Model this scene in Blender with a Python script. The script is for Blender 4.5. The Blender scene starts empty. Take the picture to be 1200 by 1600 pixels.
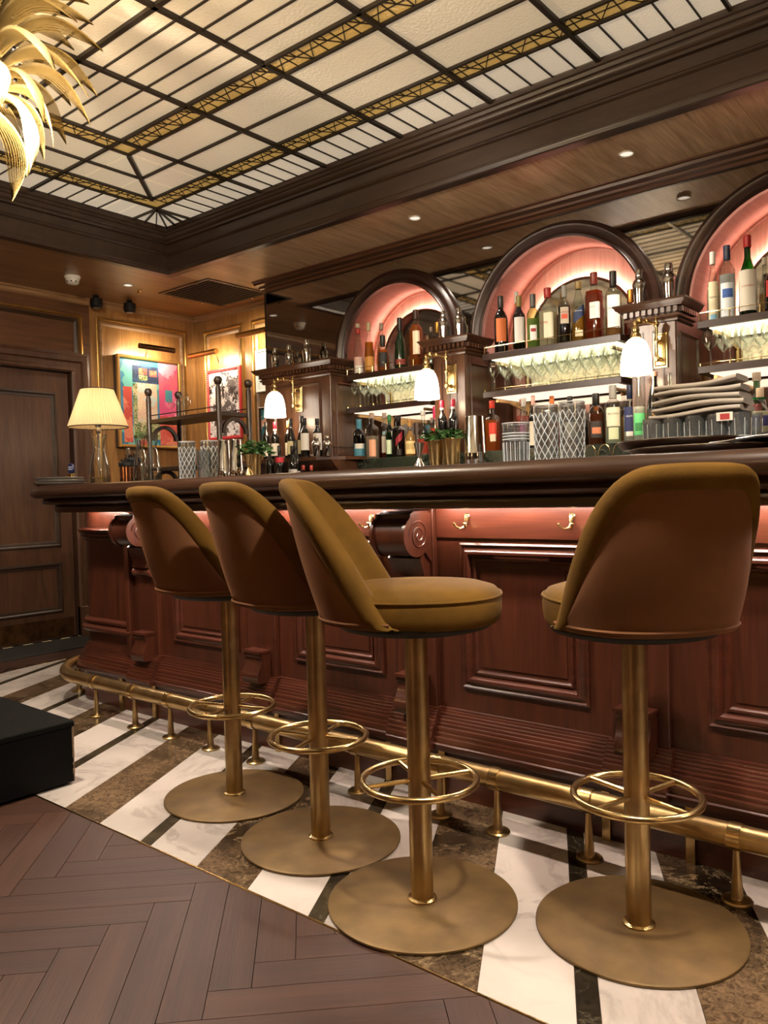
import bpy, bmesh, math, random
from mathutils import Vector, Matrix
random.seed(7)
scene = bpy.context.scene
COL = scene.collection
PI = math.pi

# ---------------------------------------------------------------- camera
cam_d = bpy.data.cameras.new('camera'); cam = bpy.data.objects.new('camera', cam_d); COL.objects.link(cam)
def cam_axes(yaw, pitch, roll):
    f = Vector((-math.sin(yaw)*math.cos(pitch), math.cos(yaw)*math.cos(pitch), math.sin(pitch)))
    rt = Vector((math.cos(yaw), math.sin(yaw), 0)); dn = f.cross(rt)
    return rt*math.cos(roll)+dn*math.sin(roll), -rt*math.sin(roll)+dn*math.cos(roll), f
_r, _d, _f = cam_axes(.6911988, -.0229133, .0261872)
cam.matrix_world = Matrix(((_r.x, -_d.x, -_f.x, 0), (_r.y, -_d.y, -_f.y, 0), (_r.z, -_d.z, -_f.z, 1.04), (0, 0, 0, 1)))
cam_d.sensor_fit = 'VERTICAL'; cam_d.sensor_height = 36; cam_d.lens = 36*1247.35/1600
cam_d.clip_start = .02
scene.camera = cam

# ---------------------------------------------------------------- world, light levels, exposure
w = bpy.data.worlds.new('world'); scene.world = w; w.use_nodes = True
w.node_tree.nodes['Background'].inputs[0].default_value = (.02, .015, .012, 1)
w.node_tree.nodes['Background'].inputs[1].default_value = 1
SKYLIGHT_GLOW = .41      # backlit ceiling glass
CHANDELIER_W = 205
BAR_LED = 170
SHELF_LED = 7
NICHE_LED = 230
SCONCE_GLOW = 10
PICTURE_W = 5
DOWNLIGHT_W = 60
LAMP_W = 6.5
FILL_LAMP_W = 110  # power of each added fill lamp, all out of view
WARM = (1, .87, .73)
vs = scene.view_settings
vs.view_transform = 'Standard'; vs.look = 'None'; vs.gamma = 1; vs.exposure = 0.1; vs.use_curve_mapping = False
cy = scene.cycles
cy.transparent_max_bounces = 48; cy.max_bounces = 8; cy.diffuse_bounces = 4; cy.glossy_bounces = 4; cy.transmission_bounces = 6
cy.sample_clamp_indirect = 4; cy.caustics_reflective = False; cy.caustics_refractive = False
cy.use_denoising = True; cy.use_adaptive_sampling = True; cy.adaptive_threshold = .03

def area_light(name, loc, direction, sx, sy, power, color, spread=PI):
    d = bpy.data.lights.new(name, 'AREA'); d.shape = 'RECTANGLE'; d.size = sx; d.size_y = sy; d.energy = power; d.color = color; d.spread = spread
    o = bpy.data.objects.new(name, d); COL.objects.link(o); o.location = loc
    o.rotation_euler = Vector(direction).to_track_quat('-Z', 'Y').to_euler(); return o
def point_light(name, loc, power, color, radius=.03):
    d = bpy.data.lights.new(name, 'POINT'); d.energy = power; d.color = color; d.shadow_soft_size = radius
    o = bpy.data.objects.new(name, d); COL.objects.link(o); o.location = loc; return o
def spot_light(name, loc, target, power, color, angle, blend=.6, radius=.03):
    d = bpy.data.lights.new(name, 'SPOT'); d.energy = power; d.color = color; d.spot_size = angle; d.spot_blend = blend; d.shadow_soft_size = radius
    o = bpy.data.objects.new(name, d); COL.objects.link(o); o.location = loc
    o.rotation_euler = (Vector(target)-Vector(loc)).to_track_quat('-Z', 'Y').to_euler(); return o

# ---------------------------------------------------------------- mesh helpers
class MB:
    def __init__(s): s.v = []; s.f = []
    def add(s, vs_, fs):
        b = len(s.v); s.v += [tuple(p) for p in vs_]; s.f += [tuple(i+b for i in q) for q in fs]; return s
    def box(s, x0, x1, y0, y1, z0, z1):
        return s.add([(x0,y0,z0),(x1,y0,z0),(x1,y1,z0),(x0,y1,z0),(x0,y0,z1),(x1,y0,z1),(x1,y1,z1),(x0,y1,z1)],
                     [(0,3,2,1),(4,5,6,7),(0,1,5,4),(1,2,6,5),(2,3,7,6),(3,0,4,7)])
    def bbox(s, x0, x1, y0, y1, z0, z1, b=.003):          # box with chamfered long edges (top and sides)
        pts = []
        for z, k in ((z0, 0), (z1-b, 0), (z1, b)):
            xa, xb, ya, yb = x0+k, x1-k, y0+k, y1-k
            pts += [(xa+b,ya,z),(xb-b,ya,z),(xb,ya+b,z),(xb,yb-b,z),(xb-b,yb,z),(xa+b,yb,z),(xa,yb-b,z),(xa,ya+b,z)]
        fs = [tuple(range(7,-1,-1)), tuple(range(16,24))]
        for r in (0, 8):
            for i in range(8): j = (i+1) % 8; fs.append((r+i, r+j, r+8+j, r+8+i))
        return s.add(pts, fs)
    def lathe(s, prof, n=24, c=(0,0,0), sq=0, axis='Z', caps=True):
        m = len(prof); vv = []
        for r, z in prof:
            for i in range(n):
                a = 2*PI*i/n; ca, sa = math.cos(a), math.sin(a); k = 1
                if sq: k = 1/((abs(ca)**sq+abs(sa)**sq)**(1/sq))
                p = (r*ca*k, r*sa*k, z)
                if axis == 'X': p = (p[2], p[0], p[1])
                elif axis == 'Y': p = (p[0], p[2], p[1])
                vv.append((p[0]+c[0], p[1]+c[1], p[2]+c[2]))
        fs = []
        for j in range(m-1):
            for i in range(n):
                k2 = (i+1) % n; fs.append((j*n+i, j*n+k2, (j+1)*n+k2, (j+1)*n+i))
        if caps:
            if prof[0][0] > 1e-5: fs.append(tuple(range(n-1, -1, -1)))
            if prof[-1][0] > 1e-5: fs.append(tuple((m-1)*n+i for i in range(n)))
        return s.add(vv, fs)
    def grid(s, rows, cu=False, cv=False):
        m, n = len(rows), len(rows[0]); fs = []
        for j in range(m if cu else m-1):
            for i in range(n if cv else n-1):
                a, b2 = j, (j+1) % m; c0, d0 = i, (i+1) % n
                fs.append((a*n+c0, a*n+d0, b2*n+d0, b2*n+c0))
        return s.add([p for r in rows for p in r], fs)
    def tube(s, pts, r, n=8, closed=False, caps=True, sx=1.0):
        P_ = [Vector(p) for p in pts]; m = len(P_); rows = []; prev = None
        for i, p in enumerate(P_):
            if closed: t = P_[(i+1) % m]-P_[i-1]
            else: t = P_[min(i+1, m-1)]-P_[max(i-1, 0)]
            t.normalize()
            if prev is None:
                u = t.orthogonal() if abs(t.z) > .9 else t.cross(Vector((0,0,1)))
            else: u = prev-t*prev.dot(t)
            u.normalize(); prev = u; v = t.cross(u)
            rr = r[i] if isinstance(r, (list, tuple)) else r
            rows.append([tuple(p+(u*math.cos(2*PI*k/n)*sx+v*math.sin(2*PI*k/n))*rr) for k in range(n)])
        b = len(s.v); s.grid(rows, cu=closed, cv=True)
        if caps and not closed:
            s.f.append(tuple(b+k for k in range(n-1, -1, -1))); s.f.append(tuple(b+(m-1)*n+k for k in range(n)))
        return s
    def prism(s, poly, vec):
        n = len(poly); v = Vector(vec)
        a = [tuple(p) for p in poly]; c = [tuple(Vector(p)+v) for p in poly]
        fs = [tuple(range(n-1, -1, -1)), tuple(range(n, 2*n))]+[(i, (i+1) % n, n+(i+1) % n, n+i) for i in range(n)]
        return s.add(a+c, fs)
    def frame(s, o, u, v, nn, u0, u1, v0, v1, prof):       # mitred picture-frame moulding; prof = (inset, height)
        o, u, v, nn = Vector(o), Vector(u), Vector(v), Vector(nn); rows = []
        for d, h in prof:
            rows.append([tuple(o+u*a+v*b+nn*h) for a, b in ((u0+d,v0+d),(u1-d,v0+d),(u1-d,v1-d),(u0+d,v1-d))])
        return s.grid(rows, cv=True)
    def build(s, name, mat, parent=None, smooth=True, loc=None, rotz=None, ang=38):
        me = bpy.data.meshes.new(name); me.from_pydata(s.v, [], s.f)
        bm = bmesh.new(); bm.from_mesh(me); bmesh.ops.recalc_face_normals(bm, faces=bm.faces); bm.to_mesh(me); bm.free()
        if smooth:
            me.polygons.foreach_set('use_smooth', [True]*len(me.polygons)); me.set_sharp_from_angle(angle=math.radians(ang))
        me.materials.append(mat)
        o = bpy.data.objects.new(name, me); COL.objects.link(o)
        if parent: o.parent = parent
        if loc: o.location = loc
        if rotz is not None: o.rotation_euler = (0, 0, rotz)
        return o
def box_part(name, mat, parent, *b, bev=0):
    m = MB(); (m.bbox(*b, b=bev) if bev else m.box(*b)); return m.build(name, mat, parent, smooth=False)
def tag(o, label, cat=None, group=None, kind=None):
    if label: o['label'] = label
    if cat: o['category'] = cat
    if group: o['group'] = group
    if kind: o['kind'] = kind
    return o
def thing(name, label, cat, loc=(0,0,0), rotz=0, group=None, kind=None):
    o = bpy.data.objects.new(name, None); COL.objects.link(o); o.location = loc; o.rotation_euler = (0,0,rotz); o.empty_display_size = .05
    return tag(o, label, cat, group, kind)
def copy_tree(o, parent=None):
    c = o.copy(); COL.objects.link(c); c.parent = parent
    for ch in list(o.children): copy_tree(ch, c)
    return c

# ---------------------------------------------------------------- materials
def lin(c):
    if isinstance(c, str): c = [int(c[i:i+2], 16)/255 for i in (0, 2, 4)]
    return tuple(((x+.055)/1.055)**2.4 if x > .04045 else x/12.92 for x in c)+(1,)
MATS = {}
def new_mat(name):
    m = bpy.data.materials.new(name); m.use_nodes = True; nt = m.node_tree; nt.nodes.clear()
    out = nt.nodes.new('ShaderNodeOutputMaterial'); MATS[name] = m; return m, nt, out
def nd(nt, t, **kw):
    n = nt.nodes.new(t)
    for k, v in kw.items(): setattr(n, k, v)
    return n
def ramp(nt, fac, stops):
    r = nd(nt, 'ShaderNodeValToRGB'); e = r.color_ramp.elements
    while len(e) < len(stops): e.new(.5)
    for el, (p, c) in zip(e, stops): el.position = p; el.color = c
    nt.links.new(fac, r.inputs[0]); return r.outputs[0]
def plain(name, col, rough=.5, metal=0, bump=0, bscale=200, var=0, vscale=8, coat=0, spec=.5, sheen=0, emit=None, es=0):
    m, nt, out = new_mat(name); b = nd(nt, 'ShaderNodeBsdfPrincipled'); L = nt.links.new
    c = lin(col); b.inputs['Base Color'].default_value = c; b.inputs['Roughness'].default_value = rough; b.inputs['Metallic'].default_value = metal
    b.inputs['Coat Weight'].default_value = coat; b.inputs['Coat Roughness'].default_value = .12; b.inputs['Specular IOR Level'].default_value = spec
    if sheen:
        b.inputs['Sheen Weight'].default_value = sheen; b.inputs['Sheen Roughness'].default_value = .35; b.inputs['Sheen Tint'].default_value = tuple(min(1, x*2.2) for x in c[:3])+(1,)
    if emit: b.inputs['Emission Color'].default_value = lin(emit); b.inputs['Emission Strength'].default_value = es
    if var or bump: tc = nd(nt, 'ShaderNodeTexCoord')
    if var:
        n = nd(nt, 'ShaderNodeTexNoise'); n.inputs['Scale'].default_value = vscale; n.inputs['Detail'].default_value = 5; L(tc.outputs['Object'], n.inputs['Vector'])
        lo = tuple(x*(1-var) for x in c[:3])+(1,); hi = tuple(min(1, x*(1+var)) for x in c[:3])+(1,)
        L(ramp(nt, n.outputs['Fac'], [(.3, lo), (.7, hi)]), b.inputs['Base Color'])
    if bump:
        n2 = nd(nt, 'ShaderNodeTexNoise'); n2.inputs['Scale'].default_value = bscale; n2.inputs['Detail'].default_value = 3; L(tc.outputs['Object'], n2.inputs['Vector'])
        bp = nd(nt, 'ShaderNodeBump'); bp.inputs['Strength'].default_value = bump; bp.inputs['Distance'].default_value = .002
        L(n2.outputs['Fac'], bp.inputs['Height']); L(bp.outputs[0], b.inputs['Normal'])
    L(b.outputs[0], out.inputs[0]); return m
def wood(name, dark, light, axis='Z', rough=.38, coat=.15, scale=1.0, rand=.0, bump=.25):
    m, nt, out = new_mat(name); L = nt.links.new; b = nd(nt, 'ShaderNodeBsdfPrincipled'); tc = nd(nt, 'ShaderNodeTexCoord')
    oi = nd(nt, 'ShaderNodeObjectInfo'); off = nd(nt, 'ShaderNodeVectorMath', operation='ADD'); L(tc.outputs['Object'], off.inputs[0])
    sc_ = nd(nt, 'ShaderNodeMath', operation='MULTIPLY'); sc_.inputs[1].default_value = 37.0; L(oi.outputs['Random'], sc_.inputs[0]); L(sc_.outputs[0], off.inputs[1])
    mp = nd(nt, 'ShaderNodeMapping'); s = [9*scale]*3; s['XYZ'.index(axis)] = .9*scale; mp.inputs['Scale'].default_value = s; L(off.outputs[0], mp.inputs[0])
    n = nd(nt, 'ShaderNodeTexNoise'); n.inputs['Scale'].default_value = 1.6; n.inputs['Detail'].default_value = 6; n.inputs['Distortion'].default_value = 1.4; L(mp.outputs[0], n.inputs['Vector'])
    mp2 = nd(nt, 'ShaderNodeMapping'); s2 = [120*scale]*3; s2['XYZ'.index(axis)] = 4*scale; mp2.inputs['Scale'].default_value = s2; L(off.outputs[0], mp2.inputs[0])
    n2 = nd(nt, 'ShaderNodeTexNoise'); n2.inputs['Scale'].default_value = 1.3; n2.inputs['Detail'].default_value = 3; L(mp2.outputs[0], n2.inputs['Vector'])
    c1 = ramp(nt, n.outputs['Fac'], [(.22, lin(dark)), (.78, lin(light))])
    c2 = ramp(nt, n2.outputs['Fac'], [(.35, (.68,.64,.62,1)), (.6, (1,1,1,1))])
    mx = nd(nt, 'ShaderNodeMix', data_type='RGBA', blend_type='MULTIPLY'); mx.inputs[0].default_value = .75; L(c1, mx.inputs[6]); L(c2, mx.inputs[7])
    col = mx.outputs[2]
    if rand:
        hv = nd(nt, 'ShaderNodeHueSaturation'); mr = nd(nt, 'ShaderNodeMapRange'); mr.inputs[3].default_value = 1-rand; mr.inputs[4].default_value = 1+rand
        L(oi.outputs['Random'], mr.inputs[0]); L(mr.outputs[0], hv.inputs['Value']); L(col, hv.inputs['Color']); col = hv.outputs[0]
    L(col, b.inputs['Base Color']); b.inputs['Roughness'].default_value = rough; b.inputs['Coat Weight'].default_value = coat; b.inputs['Coat Roughness'].default_value = .25
    if bump:
        bp = nd(nt, 'ShaderNodeBump'); bp.inputs['Strength'].default_value = bump; bp.inputs['Distance'].default_value = .0015; L(n2.outputs['Fac'], bp.inputs['Height']); L(bp.outputs[0], b.inputs['Normal'])
    L(b.outputs[0], out.inputs[0]); return m
def emitter(name, col, strength):
    m, nt, out = new_mat(name); e = nd(nt, 'ShaderNodeEmission'); e.inputs[0].default_value = lin(col); e.inputs[1].default_value = strength
    nt.links.new(e.outputs[0], out.inputs[0]); return m
def thin_glass(name, col='f4f7f4', edge='9aa5a0', k=.75, body=0.0, bodycol=None, base_refl=.05, power=3.0):
    """a thin wall of glass: see-through face on, tinted and reflective towards its outline"""
    m, nt, out = new_mat(name); L = nt.links.new
    lw = nd(nt, 'ShaderNodeLayerWeight'); lw.inputs[0].default_value = .5
    p = nd(nt, 'ShaderNodeMath', operation='POWER'); p.inputs[1].default_value = power; L(lw.outputs['Facing'], p.inputs[0])
    tcol = ramp(nt, p.outputs[0], [(0, lin(col)), (1, lin(edge))])
    tr = nd(nt, 'ShaderNodeBsdfTransparent'); L(tcol, tr.inputs[0])
    src = tr.outputs[0]
    if body:
        df = nd(nt, 'ShaderNodeBsdfTranslucent'); df.inputs[0].default_value = lin(bodycol or col)
        d2 = nd(nt, 'ShaderNodeBsdfDiffuse'); d2.inputs[0].default_value = lin(bodycol or col)
        ad = nd(nt, 'ShaderNodeMixShader'); ad.inputs[0].default_value = .5; L(df.outputs[0], ad.inputs[1]); L(d2.outputs[0], ad.inputs[2])
        ms = nd(nt, 'ShaderNodeMixShader'); ms.inputs[0].default_value = body; L(src, ms.inputs[1]); L(ad.outputs[0], ms.inputs[2]); src = ms.outputs[0]
    gl = nd(nt, 'ShaderNodeBsdfGlossy'); gl.inputs['Roughness'].default_value = .04; gl.inputs[0].default_value = (1,1,1,1)
    mr = nd(nt, 'ShaderNodeMapRange'); mr.inputs[3].default_value = base_refl; mr.inputs[4].default_value = k; L(p.outputs[0], mr.inputs[0])
    mix = nd(nt, 'ShaderNodeMixShader'); L(mr.outputs[0], mix.inputs[0]); L(src, mix.inputs[1]); L(gl.outputs[0], mix.inputs[2])
    L(mix.outputs[0], out.inputs[0]); return m
def marble(name, base, vein, scale, sharp=.03, rough=.16, cloud=.12, amount=.8, mottle=0):
    m, nt, out = new_mat(name); L = nt.links.new; b = nd(nt, 'ShaderNodeBsdfPrincipled'); tc = nd(nt, 'ShaderNodeTexCoord')
    oi = nd(nt, 'ShaderNodeObjectInfo'); off = nd(nt, 'ShaderNodeVectorMath', operation='ADD'); L(tc.outputs['Object'], off.inputs[0])
    sc_ = nd(nt, 'ShaderNodeMath', operation='MULTIPLY'); sc_.inputs[1].default_value = 21.0; L(oi.outputs['Random'], sc_.inputs[0]); L(sc_.outputs[0], off.inputs[1])
    wn = nd(nt, 'ShaderNodeTexNoise'); wn.inputs['Scale'].default_value = scale*.8; wn.inputs['Detail'].default_value = 8; wn.inputs['Roughness'].default_value = .62; wn.inputs['Distortion'].default_value = .9; L(off.outputs[0], wn.inputs['Vector'])
    sb = nd(nt, 'ShaderNodeMath', operation='SUBTRACT'); sb.inputs[1].default_value = .5; L(wn.outputs['Fac'], sb.inputs[0])
    ab = nd(nt, 'ShaderNodeMath', operation='ABSOLUTE'); L(sb.outputs[0], ab.inputs[0])
    v = ramp(nt, ab.outputs[0], [(0, (1,1,1,1)), (sharp, (0,0,0,1))])
    n2 = nd(nt, 'ShaderNodeTexNoise'); n2.inputs['Scale'].default_value = scale*.5; n2.inputs['Detail'].default_value = 4; L(off.outputs[0], n2.inputs['Vector'])
    c = lin(base); lo = tuple(x*(1-cloud*2) for x in c[:3])+(1,); hi = tuple(min(1, x*(1+cloud)) for x in c[:3])+(1,)
    cl = ramp(nt, n2.outputs['Fac'], [(.35, lo), (.65, hi)])
    am = nd(nt, 'ShaderNodeMath', operation='MULTIPLY'); L(v, am.inputs[0]); 
    n3 = ramp(nt, n2.outputs['Fac'], [(.45, (amount,)*3+(1,)), (.62, (.05,)*3+(1,))]); L(n3, am.inputs[1])
    mx = nd(nt, 'ShaderNodeMix', data_type='RGBA'); L(am.outputs[0], mx.inputs[0]); L(cl, mx.inputs[6]); mx.inputs[7].default_value = lin(vein)
    fin = mx.outputs[2]
    if mottle:
        n4 = nd(nt, 'ShaderNodeTexNoise'); n4.inputs['Scale'].default_value = 55; n4.inputs['Detail'].default_value = 6; n4.inputs['Roughness'].default_value = .7; n4.inputs['Distortion'].default_value = 1.2; L(off.outputs[0], n4.inputs['Vector'])
        m4 = nd(nt, 'ShaderNodeMix', data_type='RGBA', blend_type='MULTIPLY'); m4.inputs[0].default_value = mottle; L(fin, m4.inputs[6]); L(ramp(nt, n4.outputs['Fac'], [(.36, (.22,.18,.13,1)), (.62, (1.25,1.15,.95,1))]), m4.inputs[7]); fin = m4.outputs[2]
    L(fin, b.inputs['Base Color']); b.inputs['Roughness'].default_value = rough; L(b.outputs[0], out.inputs[0]); return m

OAK_D, OAK_L = '7d5c3c', 'a5825a'
W_SOFFIT = wood('soffit_oak', 'ae875a', 'ecd0aa', 'Y', rough=.42); W_OAK_X = wood('oak_grain_along_x', OAK_D, OAK_L, 'X'); W_OAK_Y = wood('oak_grain_along_y', OAK_D, OAK_L, 'Y'); W_OAK_Z = wood('oak_grain_upright', '80592f', 'a97c48', 'Z', scale=1.6)
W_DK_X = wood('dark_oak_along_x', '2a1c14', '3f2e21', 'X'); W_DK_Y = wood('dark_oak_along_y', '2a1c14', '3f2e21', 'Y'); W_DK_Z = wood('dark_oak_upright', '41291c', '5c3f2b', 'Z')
W_MAH_X = wood('mahogany_along_x', '33170d', '52281a', 'X', rough=.3, coat=.22, bump=.1); W_MAH_Z = wood('mahogany_upright', '2f150c', '4e2718', 'Z', rough=.3, coat=.22, bump=.1); W_MAH_Y = wood('mahogany_along_y', '33170d', '52281a', 'Y', rough=.3, coat=.22, bump=.1)
W_NICHE = wood('niche_veneer', 'bd7d68', 'd49c88', 'Z', rough=.5, coat=.05)
W_CAB_Z = wood('cabinet_wood_upright', '3a2216', '6b472f', 'Z', rough=.32, coat=.25); W_CAB_X = wood('cabinet_wood_along_x', '3a2216', '644129', 'X', rough=.32, coat=.25); W_CAB_Y = wood('cabinet_wood_along_y', '3a2216', '644129', 'Y', rough=.32, coat=.25)
W_BARREL = wood('barrel_veneer', '7d4a39', '98614e', 'Y', rough=.5, coat=.05)
W_ARCH = wood('arch_moulding_wood', '22120b', '3a2217', 'X', rough=.38, coat=.12)
W_TOP = wood('bar_top_wood', '21130c', '3f281a', 'X', rough=.32, coat=.3)
W_FLOOR = wood('floor_plank_wood', '331e14', '482e20', 'X', rough=.47, coat=.0, scale=1.2, rand=.18, bump=.35)
W_BLACK = wood('black_stained_wood', '24170f', '3a281a', 'X', rough=.4)
M_BRASS = plain('aged_brass', 'b89d6c', .34, 1, var=.22, vscale=14)
M_BRASS_B = plain('polished_brass', 'c9ad76', .26, 1, var=.1)
M_BRONZE = plain('brushed_bronze_plate', '6d5632', .52, .5, var=.28, vscale=11, bump=.15, bscale=60)
M_TRIM = plain('gilded_trim', 'c49a58', .3, .85, var=.12)
M_OLIVE = plain('mustard_velvet', '593f12', .85, 0, var=.22, vscale=9, sheen=.12, bump=.3, bscale=420, spec=.15)
M_BROWNV = plain('tan_velvet', '6b482e', .85, 0, var=.10, vscale=6, sheen=.22, bump=.2, bscale=500, spec=.15)
M_BLACK = plain('black_paint', '060505', .6, spec=.12, var=.3, vscale=6, bump=.3, bscale=90)
M_BLKPL = plain('black_plastic', '0b0a09', .6, spec=.25)
M_LEAD = plain('dark_leading', '332b22', .5, .4)
M_CHROME = plain('polished_steel', 'd8d8d6', .08, 1)
M_STEEL = plain('brushed_steel', 'c4c4c4', .16, 1)
M_COPPER = plain('copper', 'c98a68', .14, 1)
M_MIRROR = plain('antique_mirror', 'bcb8b4', .035, 1, var=.12, vscale=3)
M_MIRROR2 = plain('mottled_mirror', 'efece6', .06, 1, var=.12, vscale=9)
M_WHITE = plain('white_plastic', 'd9d5cc', .45)
M_SHADE = plain('opal_glass', 'fff3dc', .3, emit='ffeed6', es=SCONCE_GLOW)
M_MARBLE = marble('white_marble', 'c4bab0', '7d756d', 4.0, sharp=.05, cloud=.10, amount=.45)
M_EMPER = marble('dark_brown_marble', '5f5040', 'a8967a', 7.0, sharp=.02, cloud=.45, amount=.6, mottle=.85)
M_GREEN = marble('dark_green_marble', '3c372c', '8b8470', 9.0, sharp=.012, cloud=.3, amount=.3, mottle=.7)
M_STONE = marble('back_counter_stone', '252b22', '7c8470', 14.0, sharp=.02, cloud=.4, amount=.5, rough=.2)
M_GLASS = thin_glass('clear_glass', 'f4f7f5', '55605d', .95, power=1.5, base_refl=.08); M_GLASSW = thin_glass('wine_glass_crystal', 'fbfcfa', 'b9beb4', .85, power=2.2)
M_CRYSTAL = thin_glass('cut_crystal', 'f2f5f6', 'b4bcc0', .8, power=1.8, base_refl=.17, body=.04, bodycol='cdd6da'); M_TUMBLER = thin_glass('tumbler_crystal', 'f2f5f6', 'c2c9cc', .7, power=2.0, base_refl=.12, body=.13, bodycol='c4ccd2')
M_CUT = plain('cut_facet_edges', 'dfe6ea', .1, 0, spec=1.0, coat=1)
M_NAPKIN = plain('grey_linen', 'aea79f', .9, bump=.4, bscale=700, sheen=.15)
M_MINT = plain('mint_leaf_green', '2c4a1c', .55, var=.4, vscale=60, spec=.3)
M_LEDW = emitter('warm_led', 'ffe8d8', BAR_LED)
M_SHELFL = emitter('shelf_light_panel', 'fff0c4', SHELF_LED*.34)
M_SHELFP = emitter('lower_shelf_light_panel', 'ffd9bd', SHELF_LED*.22)
M_NICHEL = emitter('niche_led', 'ffe2d6', NICHE_LED)

def onyx(name, col, es):
    m, nt, out = new_mat(name); L = nt.links.new; tc = nd(nt, 'ShaderNodeTexCoord'); n = nd(nt, 'ShaderNodeTexNoise'); n.inputs['Scale'].default_value = 26; n.inputs['Detail'].default_value = 6; n.inputs['Distortion'].default_value = 1.5; L(tc.outputs['Object'], n.inputs['Vector'])
    c = lin(col); b = nd(nt, 'ShaderNodeBsdfPrincipled'); cr = ramp(nt, n.outputs['Fac'], [(.35, tuple(x*.55 for x in c[:3])+(1,)), (.62, c)]); L(cr, b.inputs['Base Color']); L(cr, b.inputs['Emission Color']); b.inputs['Emission Strength'].default_value = es; b.inputs['Roughness'].default_value = .2
    L(b.outputs[0], out.inputs[0]); return m
M_ONYX = onyx('backlit_onyx', 'f3e3b4', .55)

# ================================================================ THE SETTING
XL, YB, XR, YF, ZC = -5.75, 4.40, 2.6, -3.0, 2.62
floor = thing('floor', 'dark herringbone wood floor with striped marble along the bar', None, kind='structure')
box_part('subfloor', plain('subfloor_dark', '15100c', .8), floor, XL-.1, XR+.1, YF-.1, YB+.1, -.06, -.014)  # dark base board seen through the plank gaps
# herringbone planks
PW, PL = .0916, .58; S2 = math.sqrt(2)
HX0 = -2.124; HY0 = (1.049-(PW+PL)/S2) % (PW*S2)
plank_mesh = MB().box(.0009, PL-.0009, .0009, PW-.0009, -.014, -.002)
def in_marble(x, y, m=0):                                    # marble area with its rounded outer corner
    if y < 1.368+m or x < -5.0+m: return False
    if x < -3.7 and y < 2.668: return (x+3.7)**2+(y-2.668)**2 < (1.3-m)**2
    return True
first_plank = None; n_plank = 0
for colm in range(-6, 5):
    for k in range(-26, 60):
        for typ in (0, 1):
            u0, v0 = k*PW+colm*PL, k*PW-colm*PL
            if typ: ux, vx = u0+PL+PW, v0+PW-PL                # plank along v: corner then rotate by 90 degrees
            else: ux, vx = u0, v0
            ang = PI/4+(PI/2 if typ else 0)
            X = (ux-vx)/S2+HX0; Y = (ux+vx)/S2+HY0
            mx, my = X+math.cos(ang)*PL/2-math.sin(ang)*PW/2, Y+math.sin(ang)*PL/2+math.cos(ang)*PW/2
            if not (XL-.1 < mx < .25 and .35 < my < 3.6): continue
            if mx > -4.3 and my > 1.65: continue
            if mx < -3.4 and my < 1.5: continue
            ends = [(X+math.cos(ang)*t, Y+math.sin(ang)*t) for t in (0, PL)]
            if all(in_marble(*e, m=.06) for e in ends) : continue
            if my > 1.9 and mx > -5.0: continue
            if first_plank is None:
                first_plank = plank_mesh.build('plank', W_FLOOR, floor, smooth=False, loc=(X, Y, 0), rotz=ang); pmesh = first_plank.data
            else:
                o = bpy.data.objects.new('plank', pmesh); COL.objects.link(o); o.parent = floor; o.location = (X, Y, 0); o.rotation_euler = (0, 0, ang)
            n_plank += 1
far_floor = MB().box(XL, XR, YF, .75, -.014, -.0045); far_floor.box(XL, -3.0, .7, 1.6, -.014, -.0045); far_floor.build('floor_boards', W_FLOOR, floor, smooth=False)
# marble slabs: slanted stripes clipped to the marble area
arc = [(-3.7+1.3*math.cos(a), 2.668+1.3*math.sin(a)) for a in [PI+PI/2*i/20 for i in range(21)]]
REGION = arc+[(.9, 1.368), (.9, 3.6), (-5.0, 3.6)]
def clip(poly, a, b):
    out = []; n = len(poly)
    side = lambda p: (b[0]-a[0])*(p[1]-a[1])-(b[1]-a[1])*(p[0]-a[0])
    for i in range(n):
        p, q_ = poly[i], poly[(i+1) % n]; sp, sq = side(p), side(q_)
        if sp >= 0: out.append(p)
        if sp*sq < 0: t = sp/(sp-sq); out.append((p[0]+(q_[0]-p[0])*t, p[1]+(q_[1]-p[1])*t))
    return out
PER, SL = .7213, .53
for k in range(-5, 8):
    b0 = -2.576+k*PER
    for x0, x1, mt, nm in ((b0, b0+.218, M_EMPER, 'brown_marble_slab'), (b0+.218, b0+.444, M_MARBLE, 'white_marble_slab'), (b0+.444, b0+.498, M_GREEN, 'green_marble_strip'), (b0+.498, b0+PER, M_MARBLE, 'white_marble_slab')):
        g = .0006; ya, yb = 1.2, 3.8
        poly = [(x0+g-SL*(ya-1.37), ya), (x1-g-SL*(ya-1.37), ya), (x1-g-SL*(yb-1.37), yb), (x0+g-SL*(yb-1.37), yb)]
        for i in range(len(REGION)):
            if not poly: break
            poly = clip(poly, REGION[i], REGION[(i+1) % len(REGION)])
        if len(poly) < 3: continue
        MB().prism([(p[0], p[1], -.014) for p in poly], (0, 0, .014)).build(nm, mt, floor, smooth=False)
edge = [(-5.003, 3.6)]+[(-3.7+1.303*math.cos(a), 2.668+1.303*math.sin(a)) for a in [PI+PI/2*i/24 for i in range(25)]]+[(.9, 1.365)]
MB().tube([(x, y, -.0012) for x, y in edge], .0028, 6).build('brass_edging', M_BRASS_B, floor)

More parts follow.
